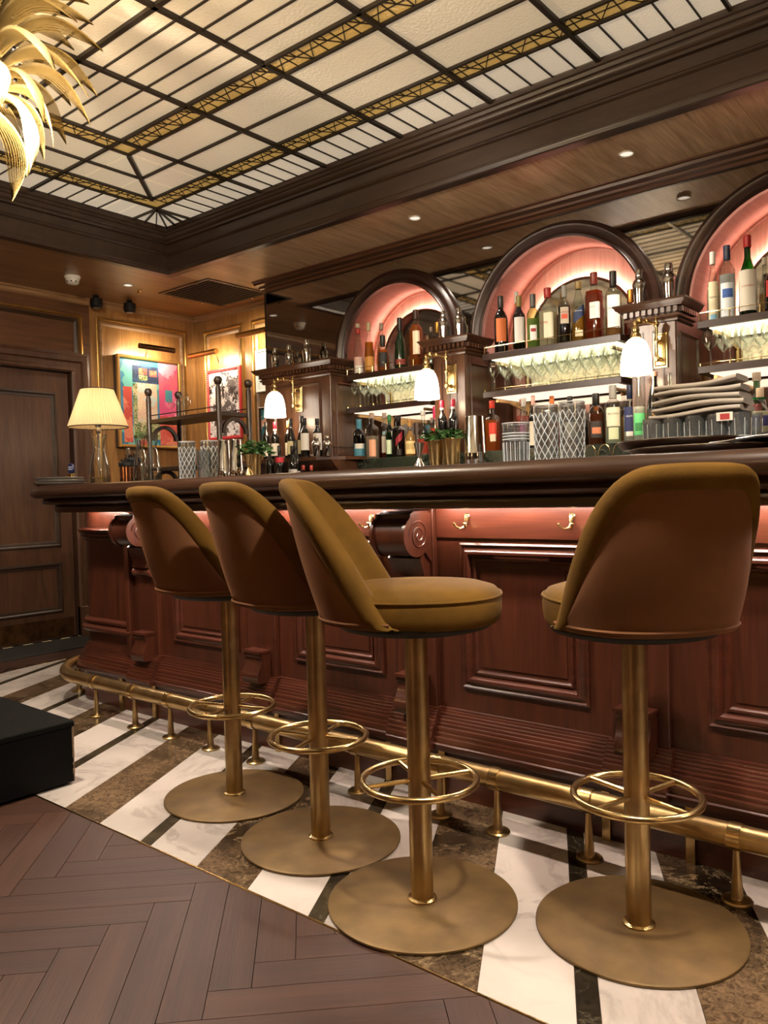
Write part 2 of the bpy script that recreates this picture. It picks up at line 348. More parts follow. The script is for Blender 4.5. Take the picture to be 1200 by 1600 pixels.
# walls
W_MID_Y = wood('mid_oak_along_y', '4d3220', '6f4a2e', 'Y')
wall_left = thing('wall_left', 'oak panelled wall with the door and the lit painting', None, kind='structure')
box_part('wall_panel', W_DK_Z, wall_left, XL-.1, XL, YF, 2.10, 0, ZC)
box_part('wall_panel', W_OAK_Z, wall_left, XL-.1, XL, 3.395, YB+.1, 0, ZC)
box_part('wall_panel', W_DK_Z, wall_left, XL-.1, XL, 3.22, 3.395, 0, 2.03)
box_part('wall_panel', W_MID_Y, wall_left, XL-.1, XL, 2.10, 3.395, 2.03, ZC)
U, V, NX = (0,1,0), (0,0,1), (1,0,0)
GP = [(0,0),(0,.014),(.006,.018),(.014,.018),(.02,.010),(.022,0)]
MB().frame((XL,0,0), U, V, NX, 3.445, 4.30, 1.02, 2.49, GP).build('panel_trim', M_TRIM, wall_left)
MB().frame((XL,0,0), U, V, NX, 3.478, 4.268, 1.05, 2.458, [(0,0),(0,.008),(.014,.012),(.03,0)]).build('panel_moulding', W_OAK_Y, wall_left)
MB().frame((XL,0,0), U, V, NX, 1.9, 3.325, 2.098, 2.482, GP).build('panel_trim', M_TRIM, wall_left)
MB().frame((XL,0,0), U, V, NX, 1.935, 3.29, 2.13, 2.45, [(0,0),(0,.008),(.014,.012),(.03,0)]).build('panel_moulding', W_DK_Y, wall_left)
MB().frame((XL,0,0), U, V, NX, 3.47, 4.28, .22, .92, [(0,0),(0,.012),(.02,.016),(.035,0)]).build('panel_moulding', W_OAK_Y, wall_left)
CR = [(0,ZC),(.03,ZC),(.03,ZC-.012),(.018,ZC-.018),(.014,ZC-.04),(.006,ZC-.046),(0,ZC-.05)]
MB().prism([(XL+a, YF, b) for a, b in CR], (0, YB-YF, 0)).build('crown_moulding', W_OAK_Y, wall_left)
baseboard = MB().prism([(XL+a, 3.42, b) for a, b in [(0,0),(.022,0),(.022,.15),(.014,.165),(.014,.185),(0,.2)]], (0, .97, 0)).build('baseboard_left', W_DK_Y)
tag(baseboard, 'dark wooden baseboard along the panelled wall', None, kind='structure')

wall_back = thing('wall_back', 'oak panelled alcove wall behind the framed pictures', None, kind='structure')
box_part('wall_panel', W_OAK_Z, wall_back, XL-.1, XR+.1, YB, YB+.1, 0, ZC)
UX, NY = (1,0,0), (0,-1,0)
for x0, x1 in ((-5.61, -5.105), (-4.985, -4.50)):
    MB().frame((0,YB,0), UX, V, NY, x0, x1, 1.02, 2.475, GP).build('panel_trim', M_TRIM, wall_back)
    MB().frame((0,YB,0), UX, V, NY, x0+.03, x1-.03, 1.05, 2.445, [(0,0),(0,.008),(.014,.012),(.03,0)]).build('panel_moulding', W_OAK_X, wall_back)
MB().prism([(XL, YB-a, b) for a, b in CR], (1.3, 0, 0)).build('crown_moulding', W_OAK_X, wall_back)
wall_right = box_part('wall_right', W_DK_Z, None, XR, XR+.1, YF, YB+.1, 0, ZC); tag(wall_right, 'dark oak wall out of view on one side', None, kind='structure')
wall_front = box_part('wall_front', W_DK_Z, None, XL, XR, YF-.1, YF, 0, ZC); tag(wall_front, 'dark oak wall behind the viewer', None, kind='structure')

# door in the left wall
door = thing('door_1', 'dark wooden panelled door with a worn brass kick plate', None, kind='structure')
box_part('door_leaf', W_DK_Z, door, XL-.06, XL-.012, 2.10, 3.20, .012, 2.02)
PM = [(0,0),(.004,.012),(.016,.016),(.024,.006),(.04,.004),(.055,-.006)]
for z0, z1 in ((.70, 1.87), (.205, .585)):
    MB().frame((XL-.012,0,0), U, V, NX, 2.27, 3.105, z0, z1, PM).build('door_panel_moulding', W_DK_Y, door)
box_part('kick_plate', plain('worn_brass_plate', '6b4a2c', .4, .9, var=.5, vscale=14), door, XL-.012, XL-.008, 2.12, 3.185, .02, .16)
AR = [(0,0),(0,.03),(.012,.04),(.03,.04),(.04,.028),(.075,.028),(.085,.045),(.12,.05),(.135,.035),(.15,.03),(.15,0)]
mb = MB(); rows = []
for d, h in AR: rows.append([(XL+h, 2.06-d, 0), (XL+h, 2.06-d, 2.03+d), (XL+h, 3.215+d, 2.03+d), (XL+h, 3.215+d, 0)])
mb.grid(rows); mb.build('architrave', W_DK_Z, door)
box_part('plinth_block', W_DK_Z, door, XL, XL+.06, 3.215, 3.375, 0, .235, bev=.004)
box_part('door_lock_plate', M_BRASS_B, door, XL-.012, XL-.006, 3.13, 3.165, .98, 1.05)
mat_o = MB().bbox(-5.74, -5.30, 1.6, 3.66, -.004, .008, b=.004).build('door_mat', plain('black_rubber_mat', '15130f', .7, bump=.5, bscale=300), None, smooth=False)
tag(mat_o, 'long black mat lying along the foot of the panelled door', 'mat')
# striped hazard tape at the door foot
tape = MB()
for i in range(14): y = 1.75+i*.145; tape.box(-5.733, -5.715, y, y+.07, .0082, .0098)
tp = tape.build('safety_tape', plain('pale_yellow_tape', 'c9b98c', .5), mat_o, smooth=False)

# ceiling: soffit with the opening for the glass, cornice, skylight
OX0, OX1, OY0, OY1 = -4.705, .10, -.85, 3.395
ceiling = thing('ceiling', 'oak veneered ceiling soffit with a stepped cornice around the glass', None, kind='structure')
box_part('soffit_board', W_OAK_Y, ceiling, XL, OX0, YF, YB, ZC, ZC+.05)
box_part('soffit_board', W_OAK_Y, ceiling, OX1, XR, YF, YB, ZC, ZC+.05)
nb = 9; bx = (OX1-OX0)/nb
for i in range(nb): box_part('soffit_board', W_SOFFIT, ceiling, OX0+i*bx+.0006, OX0+(i+1)*bx-.0006, OY1, YB, ZC, ZC+.05)
box_part('soffit_board', W_OAK_X, ceiling, OX0, OX1, YF, OY0, ZC, ZC+.05)
def ring(prof, x0, x1, y0, y1):
    m = MB(); m.grid([[(x0+d,y0+d,z),(x1-d,y0+d,z),(x1-d,y1-d,z),(x0+d,y1-d,z)] for d, z in prof], cv=True); return m
ring([(-.075,ZC-.001),(-.073,ZC-.005),(-.006,ZC-.005),(-.004,ZC-.001)], OX0, OX1, OY0, OY1).build('soffit_border', W_DK_X, ceiling)
ring([(-.004,ZC),(-.004,ZC-.012),(.004,ZC-.016),(.012,ZC-.012),(.014,ZC),(.016,ZC+.012),(.02,ZC+.016)], OX0, OX1, OY0, OY1).build('cornice_bead', W_DK_X, ceiling)
ring([(.016,ZC+.005),(.016,ZC+.105),(.024,ZC+.11),(.028,ZC+.118),(.024,ZC+.126),(.02,ZC+.13),(.02,ZC+.185)], OX0, OX1, OY0, OY1).build('cornice_fascia', W_DK_X, ceiling)
ring([(.02,ZC+.18),(.034,ZC+.186),(.034,ZC+.2),(.042,ZC+.205),(.05,ZC+.22),(.05,ZC+.23),(.058,ZC+.235),(.062,ZC+.25),(.07,ZC+.255),(.072,ZC+.275),(.075,ZC+.282)], OX0, OX1, OY0, OY1).build('cornice_moulding', W_DK_X, ceiling)

ZS = 2.90
def pane_mat(name, col, es, bs):
    m, nt, out = new_mat(name); L = nt.links.new; b = nd(nt, 'ShaderNodeBsdfPrincipled'); tc = nd(nt, 'ShaderNodeTexCoord')
    b.inputs['Base Color'].default_value = lin(col); b.inputs['Roughness'].default_value = .14; b.inputs['Specular IOR Level'].default_value = .8
    b.inputs['Emission Color'].default_value = lin(col); b.inputs['Emission Strength'].default_value = es
    n = nd(nt, 'ShaderNodeTexNoise'); n.inputs['Scale'].default_value = bs; n.inputs['Detail'].default_value = 2; L(tc.outputs['Object'], n.inputs['Vector'])
    bp = nd(nt, 'ShaderNodeBump'); bp.inputs['Strength'].default_value = .8; bp.inputs['Distance'].default_value = .004; L(n.outputs['Fac'], bp.inputs['Height']); L(bp.outputs[0], b.inputs['Normal'])
    L(b.outputs[0], out.inputs[0]); return m
M_PANE = pane_mat('rippled_cream_glass', 'd9c7a8', SKYLIGHT_GLOW, 70)
M_PANEW = pane_mat('rippled_white_glass', 'e6d6bc', SKYLIGHT_GLOW*1.05, 80)
M_PANEA = pane_mat('amber_glass', 'cfa85e', SKYLIGHT_GLOW*.8, 60)
sky = thing('skylight', 'leaded ceiling skylight of rippled cream glass with amber truss borders', 'skylight', (0, 0, ZS))
PMESH = {}
def pane(x0, x1, y0, y1, mat, name='glass_pane'):
    g = .003; w_, h_ = round(x1-x0-2*g, 3), round(y1-y0-2*g, 3); key = (w_, h_, mat.name)
    cx, cy_ = (x0+x1)/2, (y0+y1)/2
    if key not in PMESH:
        o = MB().box(-w_/2, w_/2, -h_/2, h_/2, 0, .006).build(name, mat, sky, smooth=False); PMESH[key] = o.data
    else:
        o = bpy.data.objects.new(name, PMESH[key]); COL.objects.link(o); o.parent = sky
    o.location = (cx, cy_, 0); return o
def lead_bar(x0, y0, x1, y1, w_, d=.016):           # leading strip between two points (axis aligned or slanted)
    a, b = Vector((x0, y0, 0)), Vector((x1, y1, 0)); t = (b-a).normalized(); n = Vector((-t.y, t.x, 0))*w_/2
    return [a-n+Vector((0,0,-d)), a+n+Vector((0,0,-d)), b+n+Vector((0,0,-d)), b-n+Vector((0,0,-d))]
def lead(name, segs, w_, d=.016):
    m = MB()
    for sgm in segs: m.prism(lead_bar(*sgm, w_, d), (0, 0, d+.004))
    o = m.build(name, M_LEAD, sky, smooth=False)
    if len(segs) > 1: o['kind'] = 'stuff'
    return o
MX, NXM, NYM = .5445, 5, 4
IX0, IY1 = -3.655, 2.372; IX1, IY0 = IX0+NXM*MX, IY1-NYM*MX
T2, MID, T1A, T1B, ED = .122, .352, .577, .692, .960        # distances outwards from the inner field
for i in range(NXM):
    for j in range(NYM):
        for k in range(5):
            y1 = IY1-j*MX-k*MX/5; pane(IX0+i*MX, IX0+(i+1)*MX, y1-MX/5, y1, M_PANE)
def band(side, a, b, mat, n, split):
    """panes of one border band between distances a and b, n per module along the side"""
    L0, L1, cnt = (IX0, IX1, NXM) if side in 'NS' else (IY0, IY1, NYM)
    for i in range(cnt*n):
        p, q_ = L0+i*MX/n, L0+(i+1)*MX/n
        if side == 'N': pane(p, q_, IY1+a, IY1+b, mat)
        elif side == 'S': pane(p, q_, IY0-b, IY0-a, mat)
        elif side == 'W': pane(IX0-b, IX0-a, p, q_, mat)
        else: pane(IX1+a, IX1+b, p, q_, mat)
for sd in 'NSWE':
    band(sd, 0, T2, M_PANEA, 1, 0); band(sd, T2, MID, M_PANE, 1, 0); band(sd, MID, T1A, M_PANE, 1, 0); band(sd, T1A, T1B, M_PANEA, 1, 0); band(sd, T1B, ED, M_PANEW, 5, 0)
# corners
for sx, sy in ((-1,1),(1,1),(-1,-1),(1,-1)):
    cx, cy_ = (IX0 if sx < 0 else IX1), (IY1 if sy > 0 else IY0)
    def cp(a0, a1, b0, b1, mat):
        xs = sorted((cx+sx*a0, cx+sx*a1)); ys = sorted((cy_+sy*b0, cy_+sy*b1)); pane(xs[0], xs[1], ys[0], ys[1], mat)
    cp(0, T2, 0, T2, M_PANEA)
    for a0, a1, b0, b1, mt in ((T2, MID, 0, T2, M_PANE), (MID, T1A, 0, T2, M_PANE), (0, T2, T2, MID, M_PANE), (0, T2, MID, T1A, M_PANE)): cp(a0, a1, b0, b1, mt)
    for a0, a1 in ((T2, MID), (MID, T1A)):
        for b0, b1 in ((T2, MID), (MID, T1A)): cp(a0, a1, b0, b1, M_PANE)
    for k in range(5):
        s0, s1 = T1A*k/5, T1A*(k+1)/5; cp(s0, s1, T1B, ED, M_PANEW); cp(T1B, ED, s0, s1, M_PANEW)
    cp(0, T1A, T1A, T1B, M_PANEA); cp(T1A, T1B, 0, T1A, M_PANEA); cp(T1A, T1B, T1A, T1B, M_PANEA)
    cp(T1A, T1B, T1B, ED, M_PANEW); cp(T1B, ED, T1A, T1B, M_PANEW); cp(T1B, ED, T1B, ED, M_PANEW)
    # fan leads and diagonal lead
    e = [((cx+sx*T1B), (cy_+sy*T1B))]
    segs = []
    for k in range(7):
        t = k/6; tx, ty = (ED, T1B+(ED-T1B)*2*t) if t <= .5 else (T1B+(ED-T1B)*2*(1-t), ED)
        segs.append((e[0][0], e[0][1], cx+sx*tx, cy_+sy*ty))
    lead('fan_leading', segs, .007)
    lead('diagonal_leading', [(cx+sx*T2, cy_+sy*T2, cx+sx*T1A, cy_+sy*T1A)], .022, .02)
# main bars
AX0, AX1, AY0, AY1 = IX0-ED, IX1+ED, IY0-ED, IY1+ED
for i in range(NXM+1): x = IX0+i*MX; lead('main_bar', [(x, AY0, x, AY1)], .022 if 0 < i < NXM else .014, .016)
for j in range(NYM+1): y = IY0+j*MX; lead('main_bar', [(AX0, y, AX1, y)], .022 if 0 < j < NYM else .014, .016)
for dd, w_ in ((T2, .014), (MID, .012), (T1A, .014), (T1B, .014)):
    for ya in (IY1+dd, IY0-dd): lead('border_bar', [(IX0-dd, ya, IX1+dd, ya)], w_, .013)
    for xa in (IX0-dd, IX1+dd): lead('border_bar', [(xa, IY0-dd, xa, IY1+dd)], w_, .013)
for i in range(NXM):
    for j in range(NYM):
        lead('thin_leading', [(IX0+i*MX, IY1-j*MX-k*MX/5, IX0+(i+1)*MX, IY1-j*MX-k*MX/5) for k in range(1, 5)], .0065, .008)
segs = []
for i in range(NXM*5+10):
    x = IX0-MX+i*MX/5
    if x > IX0-T1A: segs += [(x, IY1+T1B, x, IY1+ED), (x, IY0-ED, x, IY0-T1B)]
for i in range(NYM*5+10):
    y = IY0-MX+i*MX/5
    if y > IY0-T1A: segs += [(IX0-ED, y, IX0-T1B, y), (IX1+T1B, y, IX1+ED, y)]
lead('border_leading', segs, .0055, .007)
def truss(a, b, name):                       # criss-cross lattice of the amber borders
    segs = []
    def run(p0, p1, q0, nrm, n):
        p0, p1, nrm = Vector(p0), Vector(p1), Vector(nrm); t = (p1-p0)/n
        for i in range(n):
            c0, c1 = p0+t*i, p0+t*(i+1); d0, d1 = c0+nrm, c1+nrm
            if i % 2: segs.append((*c0, *d1)); segs.append((*c0, *d0))
            else: segs.append((*d0, *c1)); segs.append((*c0, *d0))
            segs.append((*(c0+nrm*.5), *(c1+nrm*.5)))
            segs.append((*((c0+c1)/2), *((c0+c1)/2+nrm*.5))) if i % 2 else None
    for y, s_ in ((IY1, 1), (IY0, -1)): run((IX0-a, y+s_*a), (IX1+a, y+s_*a), 0, (0, s_*(b-a)), int(round((IX1-IX0+2*a)/(MX/6))))
    for x, s_ in ((IX0, -1), (IX1, 1)): run((x+s_*a, IY0-a), (x+s_*a, IY1+a), 0, (s_*(b-a), 0), int(round((IY1-IY0+2*a)/(MX/6))))
    lead(name, segs, .0038, .004)
truss(0, T2, 'truss_lattice'); truss(T1A, T1B, 'truss_lattice')
box_part('light_box_lid', M_WHITE, sky, AX0-.1, AX1+.1, AY0-.1, AY1+.1, .05, .08)
for o in sky.children:
    if o.name.startswith('light_box_lid'): pass

# ================================================================ THE BAR
BF = 2.24; BCX, BCY, BR = -3.86, 2.39, .15; BXR = .95; BYE = 3.25
def bpath(o, x_start=BXR, y_end=BYE, n=10):
    pts = [(x_start, BF-o), (BCX, BF-o)]
    for i in range(1, n+1):
        a = -PI/2-PI/2*i/n; pts.append((BCX+(BR+o)*math.cos(a), BCY+(BR+o)*math.sin(a)))
    return pts+[(BCX-BR-o, y_end)]
def bsweep(prof, x_start=BXR, y_end=BYE, n=10):
    m = MB(); m.grid([[(x, y, z) for x, y in bpath(o, x_start, y_end, n)] for o, z in prof]); return m
bar_c = thing('bar_counter', 'long mahogany bar counter with panelled front and overhanging dark top', 'bar counter')
bsweep([(0, 0), (0, 1.0)]).build('front_board', W_MAH_Z, bar_c)
bsweep([(.03, 0), (.03, .185)]).build('toe_kick', W_MAH_X, bar_c)
def plinth_prof(e=0):
    pr = [(.03+e, .165), (.066+e, .165), (.068+e, .168), (.068+e, .186), (.064+e, .190)]
    o, z = .062, .190
    for st, rise in ((.010, .020), (.006, .013), (.009, .018), (.006, .011), (.006, .011), (.006, .010), (.006, .010), (.005, .009)):
        pr += [(o+e, z+.0005), (o+e, z+rise-.002), (o-.001+e, z+rise-.0004)]; o -= st; z += rise
    pr += [(o+e, z), (o+e, z+.006), (0, z+.008)]
    return pr
bsweep(plinth_prof()).build('plinth_moulding', W_MAH_X, bar_c)
# frieze line and panel mouldings between pilasters
PIL = [-.095, -.90, -1.705, -2.515, -3.325]; PHW = .085
pano = [(0,0),(0,.010),(.006,.014),(.012,.008),(.018,.010),(.028,.020),(.036,.020),(.044,.004),(.05,.002),(.052,.009),(.058,.009),(.064,.0)]
edges_ = [(PIL[i+1]+PHW, PIL[i]-PHW) for i in range(len(PIL)-1)]+[(PIL[0]+PHW, .9)]
for x0, x1 in edges_:
    MB().frame((0,BF,0), UX, V, NY, x0+.10, x1-.075, .378, .868, pano).build('panel_moulding', W_MAH_X, bar_c)
    box_part('raised_panel', W_MAH_Z, bar_c, x0+.175, x1-.15, BF-.004, BF+.01, .455, .79)
    box_part('frieze_board', W_MAH_X, bar_c, x0+.002, x1-.002, BF-.006, BF+.01, .885, .995, bev=.002)
for i, x in enumerate(PIL):
    box_part('pilaster', W_MAH_Z, bar_c, x-PHW, x+PHW, BF-.022, BF+.02, .26, .998, bev=.003)
    pr = plinth_prof(.022); MB().prism([(x-PHW-.012, BF-o, z) for o, z in pr]+[(x-PHW-.012, BF, .29), (x-PHW-.012, BF, .165)], (2*PHW+.024, 0, 0)).build('plinth_break', W_MAH_X, bar_c)
    # upper scroll console carrying the overhang
    yo = BF-.022
    def sp(a, b): return (yo-a, b)
    prof = [sp(0, .978), sp(.085, .978), sp(.105, .968)]
    for t in range(0, 13): a = PI*.33-t*PI*1.03/12; prof.append(sp(.072+.070*math.cos(a), .895+.070*math.sin(a)))
    prof += [sp(.058, .815), sp(.046, .79), sp(.036, .765), sp(.030, .74), sp(.034, .72), sp(.022, .71), sp(0, .71)]
    con = MB().prism([(x-.070, y, z) for y, z in prof], (.140, 0, 0)).build('scroll_console', W_MAH_Z, bar_c)
    for sx in (-1, 1):
        rib = MB().prism([(x+sx*.070-.004, y, z) for y, z in [(yo-(yo-y)*1.06-.003, .895+(z-.895)*1.03) for y, z in prof[2:16]]+[(yo, .80), (yo, .97)]], (.012, 0, 0)); rib.build('console_cheek', W_MAH_Z, con)
        sp_pts = []
        for t in range(40): a = t*PI*.115; r = .054*(1-t/44); sp_pts.append((x+sx*.0775, yo-.072-r*math.cos(a), .895+r*math.sin(a)))
        MB().tube(sp_pts, .0035, 6).build('spiral_carving', W_MAH_Z, con)
    MB().lathe([(.006,-.075),(.016,-.073),(.020,-.062),(.016,-.050),(.012,-.03),(.0115,0),(.012,.03),(.016,.05),(.020,.062),(.016,.073),(.006,.075)], 16, (x, yo-.02, .694), axis='X').build('console_roll', W_MAH_X, con)
    # lower foot console
    fp = [(yo,.405),(yo-.052,.405),(yo-.055,.400),(yo-.055,.388),(yo-.047,.380),(yo-.046,.365),(yo-.050,.348),(yo-.058,.335),(yo-.066,.322),(yo-.070,.306),(yo-.068,.290),(yo-.060,.276),(yo,.276)]
    MB().prism([(x-.05, y, z) for y, z in fp], (.10, 0, 0)).build('foot_console', W_MAH_Z, bar_c)
    box_part('console_cap', W_MAH_X, bar_c, x-.054, x+.054, yo-.062, yo, .400, .410)
# corner column mouldings at the rounded end
XC = -3.47
bsweep([(0,.36),(.012,.36),(.026,.366),(.034,.376),(.034,.386),(.026,.396),(.016,.40),(.016,.406),(.024,.412),(.024,.422),(.014,.43),(0,.434)], XC).build('corner_torus', W_MAH_X, bar_c)
bsweep([(0,.835),(.014,.838),(.018,.846),(.014,.854),(.024,.858),(.028,.868),(.024,.876),(.036,.88),(.04,.892),(.03,.9),(0,.902)], XC).build('corner_capital', W_MAH_X, bar_c)
box_part('corner_stile', W_MAH_Z, bar_c, -3.505, -3.47, BF-.03, BF+.02, .27, .995, bev=.004)
# overhanging top
top_prof = [(.118,1.0),(.128,.999),(.130,.988),(.134,.986),(.145,.989),(.152,1.003),(.150,1.016),(.143,1.022),(.150,1.026),(.19,1.028),(.204,1.032),(.210,1.040),(.207,1.050),(.200,1.056),(.206,1.060),(.240,1.062),(.252,1.066),(.261,1.076),(.264,1.091),(.261,1.106),(.252,1.117),(.240,1.123),(.225,1.1245)]
bsweep(top_prof, n=14).build('edge_moulding', W_TOP, bar_c)
outer = bpath(.225, n=14); inner_y = 2.92
m = MB(); pts = outer+[(-3.55, BYE), (-3.55, inner_y), (BXR, inner_y)]
m.prism([(x, y, 1.1245) for x, y in pts], (0, 0, -.03)); m.build('bar_top', W_TOP, bar_c, smooth=False)
m = MB(); m.prism([(x, y, .999) for x, y in bpath(.13, n=10)+[(-3.6, BYE), (-3.6, 2.85), (BXR, 2.85)]], (0, 0, .03)); m.build('underside', W_DK_X, bar_c, smooth=False)
box_part('inner_board', W_DK_X, bar_c, -3.6, BXR, 2.80, 2.84, 0, 1.0)
for x0, x1 in edges_+[(-3.85, PIL[-1]-PHW)]: box_part('led_strip', M_LEDW, bar_c, x0+.015, x1-.015, 2.176, 2.190, .9935, .9988)

# coat hooks on the frieze
def hook(x, y, z, rz, label):
    t = thing('coat_hook', label, 'hook', (x, y, z), rz, 'brass coat hooks under the bar top')
    MB().lathe([(0,.0),(.009,0),(.011,-.003),(.008,-.006),(0,-.007)], 14, (0,0,.012), axis='Y').build('back_plate', M_BRASS_B, t)
    MB().tube([(0,-.004,.012),(0,-.008,0),(0,-.010,-.014)], [.0075,.0065,.005], 8).build('shank', M_BRASS_B, t)
    for sx in (-1, 1):
        MB().tube([(0,-.010,-.010),(sx*.003,-.018,-.022),(sx*.010,-.032,-.027),(sx*.018,-.044,-.020),(sx*.022,-.050,-.008)], [.0045,.004,.004,.004,.005], 8).build('prong', M_BRASS_B, t)
    return t
hook(-1.487, BF-.006, .945, 0, 'brass double coat hook right beside the big carved scroll bracket')
hook(-1.105, BF-.006, .945, 0, 'brass double coat hook partly behind the backrest of the stool on its own')
hook(-1.905, BF-.006, .945, 0, 'brass double coat hook peeking out beside the side-on stool backrest')
hook(-4.012, 2.44, .945, -PI/2, 'brass coat hook on the rounded far end of the bar')

# foot rail
rail = thing('foot_rail', 'tubular brass foot rail running round the base of the bar', 'foot rail')
RR, RZ, RY, RLX = .4375, .165, 2.06, -4.15
rc = (RLX+RR, RY+RR)
path = [(.9, RY, RZ), (-1.0, RY, RZ), (-3.0, RY, RZ), (rc[0], RY, RZ)]
path += [(rc[0]+RR*math.cos(a), rc[1]+RR*math.sin(a), RZ) for a in [-PI/2-PI/2*i/16 for i in range(1, 17)]]+[(RLX, 3.1, RZ)]
MB().tube(path, .031, 20).build('rail_tube', M_BRASS, rail)
post_prof = [(.037,.0),(.038,.005),(.034,.009),(.016,.011),(.0145,.014),(.0125,.05),(.0085,.122),(.0085,.136)]
posts = [(x, RY, 0) for x in (-.2, -.595, -.989, -1.287, -1.501, -1.854, -2.391, -2.671, -2.945, -3.216, -3.543)]
aa = -PI/2-1.05; posts.append((rc[0]+RR*math.cos(aa), rc[1]+RR*math.sin(aa), 0))
for i, (x, y, z) in enumerate(posts):
    p = MB().lathe(post_prof, 16, (x, y, 0)).build('post', M_BRASS, rail)
    if i < 11: MB().lathe([(.0312,-.016),(.0345,-.016),(.0345,.016),(.0312,.016)], 24, (x, y, RZ), axis='X', caps=False).build('collar', M_BRASS_B, p)
for x in (-.756, -1.001, -1.592, -1.829, -2.415, -3.269, -3.551):
    MB().bbox(x-.013, x+.013, 2.196, 2.2095, 0, .16, b=.002).build('rear_strap', M_BRASS_B, rail, smooth=False)

# black platform
plat = thing('black_platform', 'scuffed low black wooden box platform standing on the floor', 'platform', (-2.762, 1.510, 0), math.radians(179))
# local +x runs away from the marble corner (towards -X), +y towards the viewer
MB().bbox(0, .95, 0, .9, .012, .215, b=.004).build('body', M_BLACK, plat, smooth=False)
MB().bbox(-.004, .954, -.004, .904, .215, .236, b=.004).build('top_board', plain('black_grip_board', '0b0a08', .85, spec=.12, var=.4, vscale=30, bump=.6, bscale=160), plat, smooth=False)
M_RAW = plain('scuffed_bare_wood', '7d6650', .7, var=.4, vscale=60)
rs = random.Random(3)
def scuffs(name, edge_fn, n):
    m_ = MB()
    for i in range(n):
        t = rs.random(); c = Vector(edge_fn(t)); l = rs.uniform(.003, .012); d = Vector(edge_fn(min(1, t+.01)))-Vector(edge_fn(max(0, t-.01))); d.normalize(); w_ = rs.uniform(.0015, .004)
        a_, b_ = c-d*l, c+d*l; m_.box(min(a_.x, b_.x)-w_, max(a_.x, b_.x)+w_, min(a_.y, b_.y)-w_, max(a_.y, b_.y)+w_, min(a_.z, b_.z)-w_*.6, max(a_.z, b_.z)+w_*.6)
    m_.build(name, M_RAW, plat, smooth=False)
scuffs('scuffed_corner', lambda t: (.003, .003, .02+.19*t), 22); scuffs('scuffed_edge', lambda t: (.001, .45*t, .226), 20); scuffs('scuffed_edge', lambda t: (.9*t, .001, .226), 8)

# ---------------------------------------------------------------- bar stools
def sgn(x): return -1 if x < 0 else 1
SZ0, SH, PHM = .733, .348, math.radians(86)
HWB, HDB = .200, .232
def shell_s(s, z, off):
    ph = s*PHM; h = max(0, min(1.05, (z-SZ0)/SH)); n = 2.5
    sx, cy_ = math.sin(ph), -math.cos(ph)
    k = 1/((abs(sx)**n+abs(cy_)**n)**(1/n))
    hw, hd = HWB+.03*h, HDB+.095*h
    x, y = sx*k*hw, cy_*k*hd
    d = Vector((x/hw**2, y/hd**2)); d.normalize()
    return (x+d.x*off, y+d.y*off, z)
def rim_z(s):
    u = max(0, (abs(s)-.22)/.78); g = .5+.5*math.cos(PI*u**1.42)
    u2 = min(1, abs(s)/.5); return SZ0+SH*(g if g > 0 else 0)-.008*u2*u2+.004
AL = .36
NS = 49
rim = [(AL*(2*i/(NS-1)-1), rim_z(2*i/(NS-1)-1)) for i in range(NS)]
nrm = []
for i in range(NS):
    a, b = rim[max(i-1, 0)], rim[min(i+1, NS-1)]; t = Vector((b[0]-a[0], b[1]-a[1])); t.normalize()
    nrm.append(Vector((t.y, -t.x)) if True else None)
nrm = [n if n.y < 0 else -n for n in nrm]
def S3(a, z, off): return shell_s(max(-1.02, min(1.02, a/AL)), z, off)
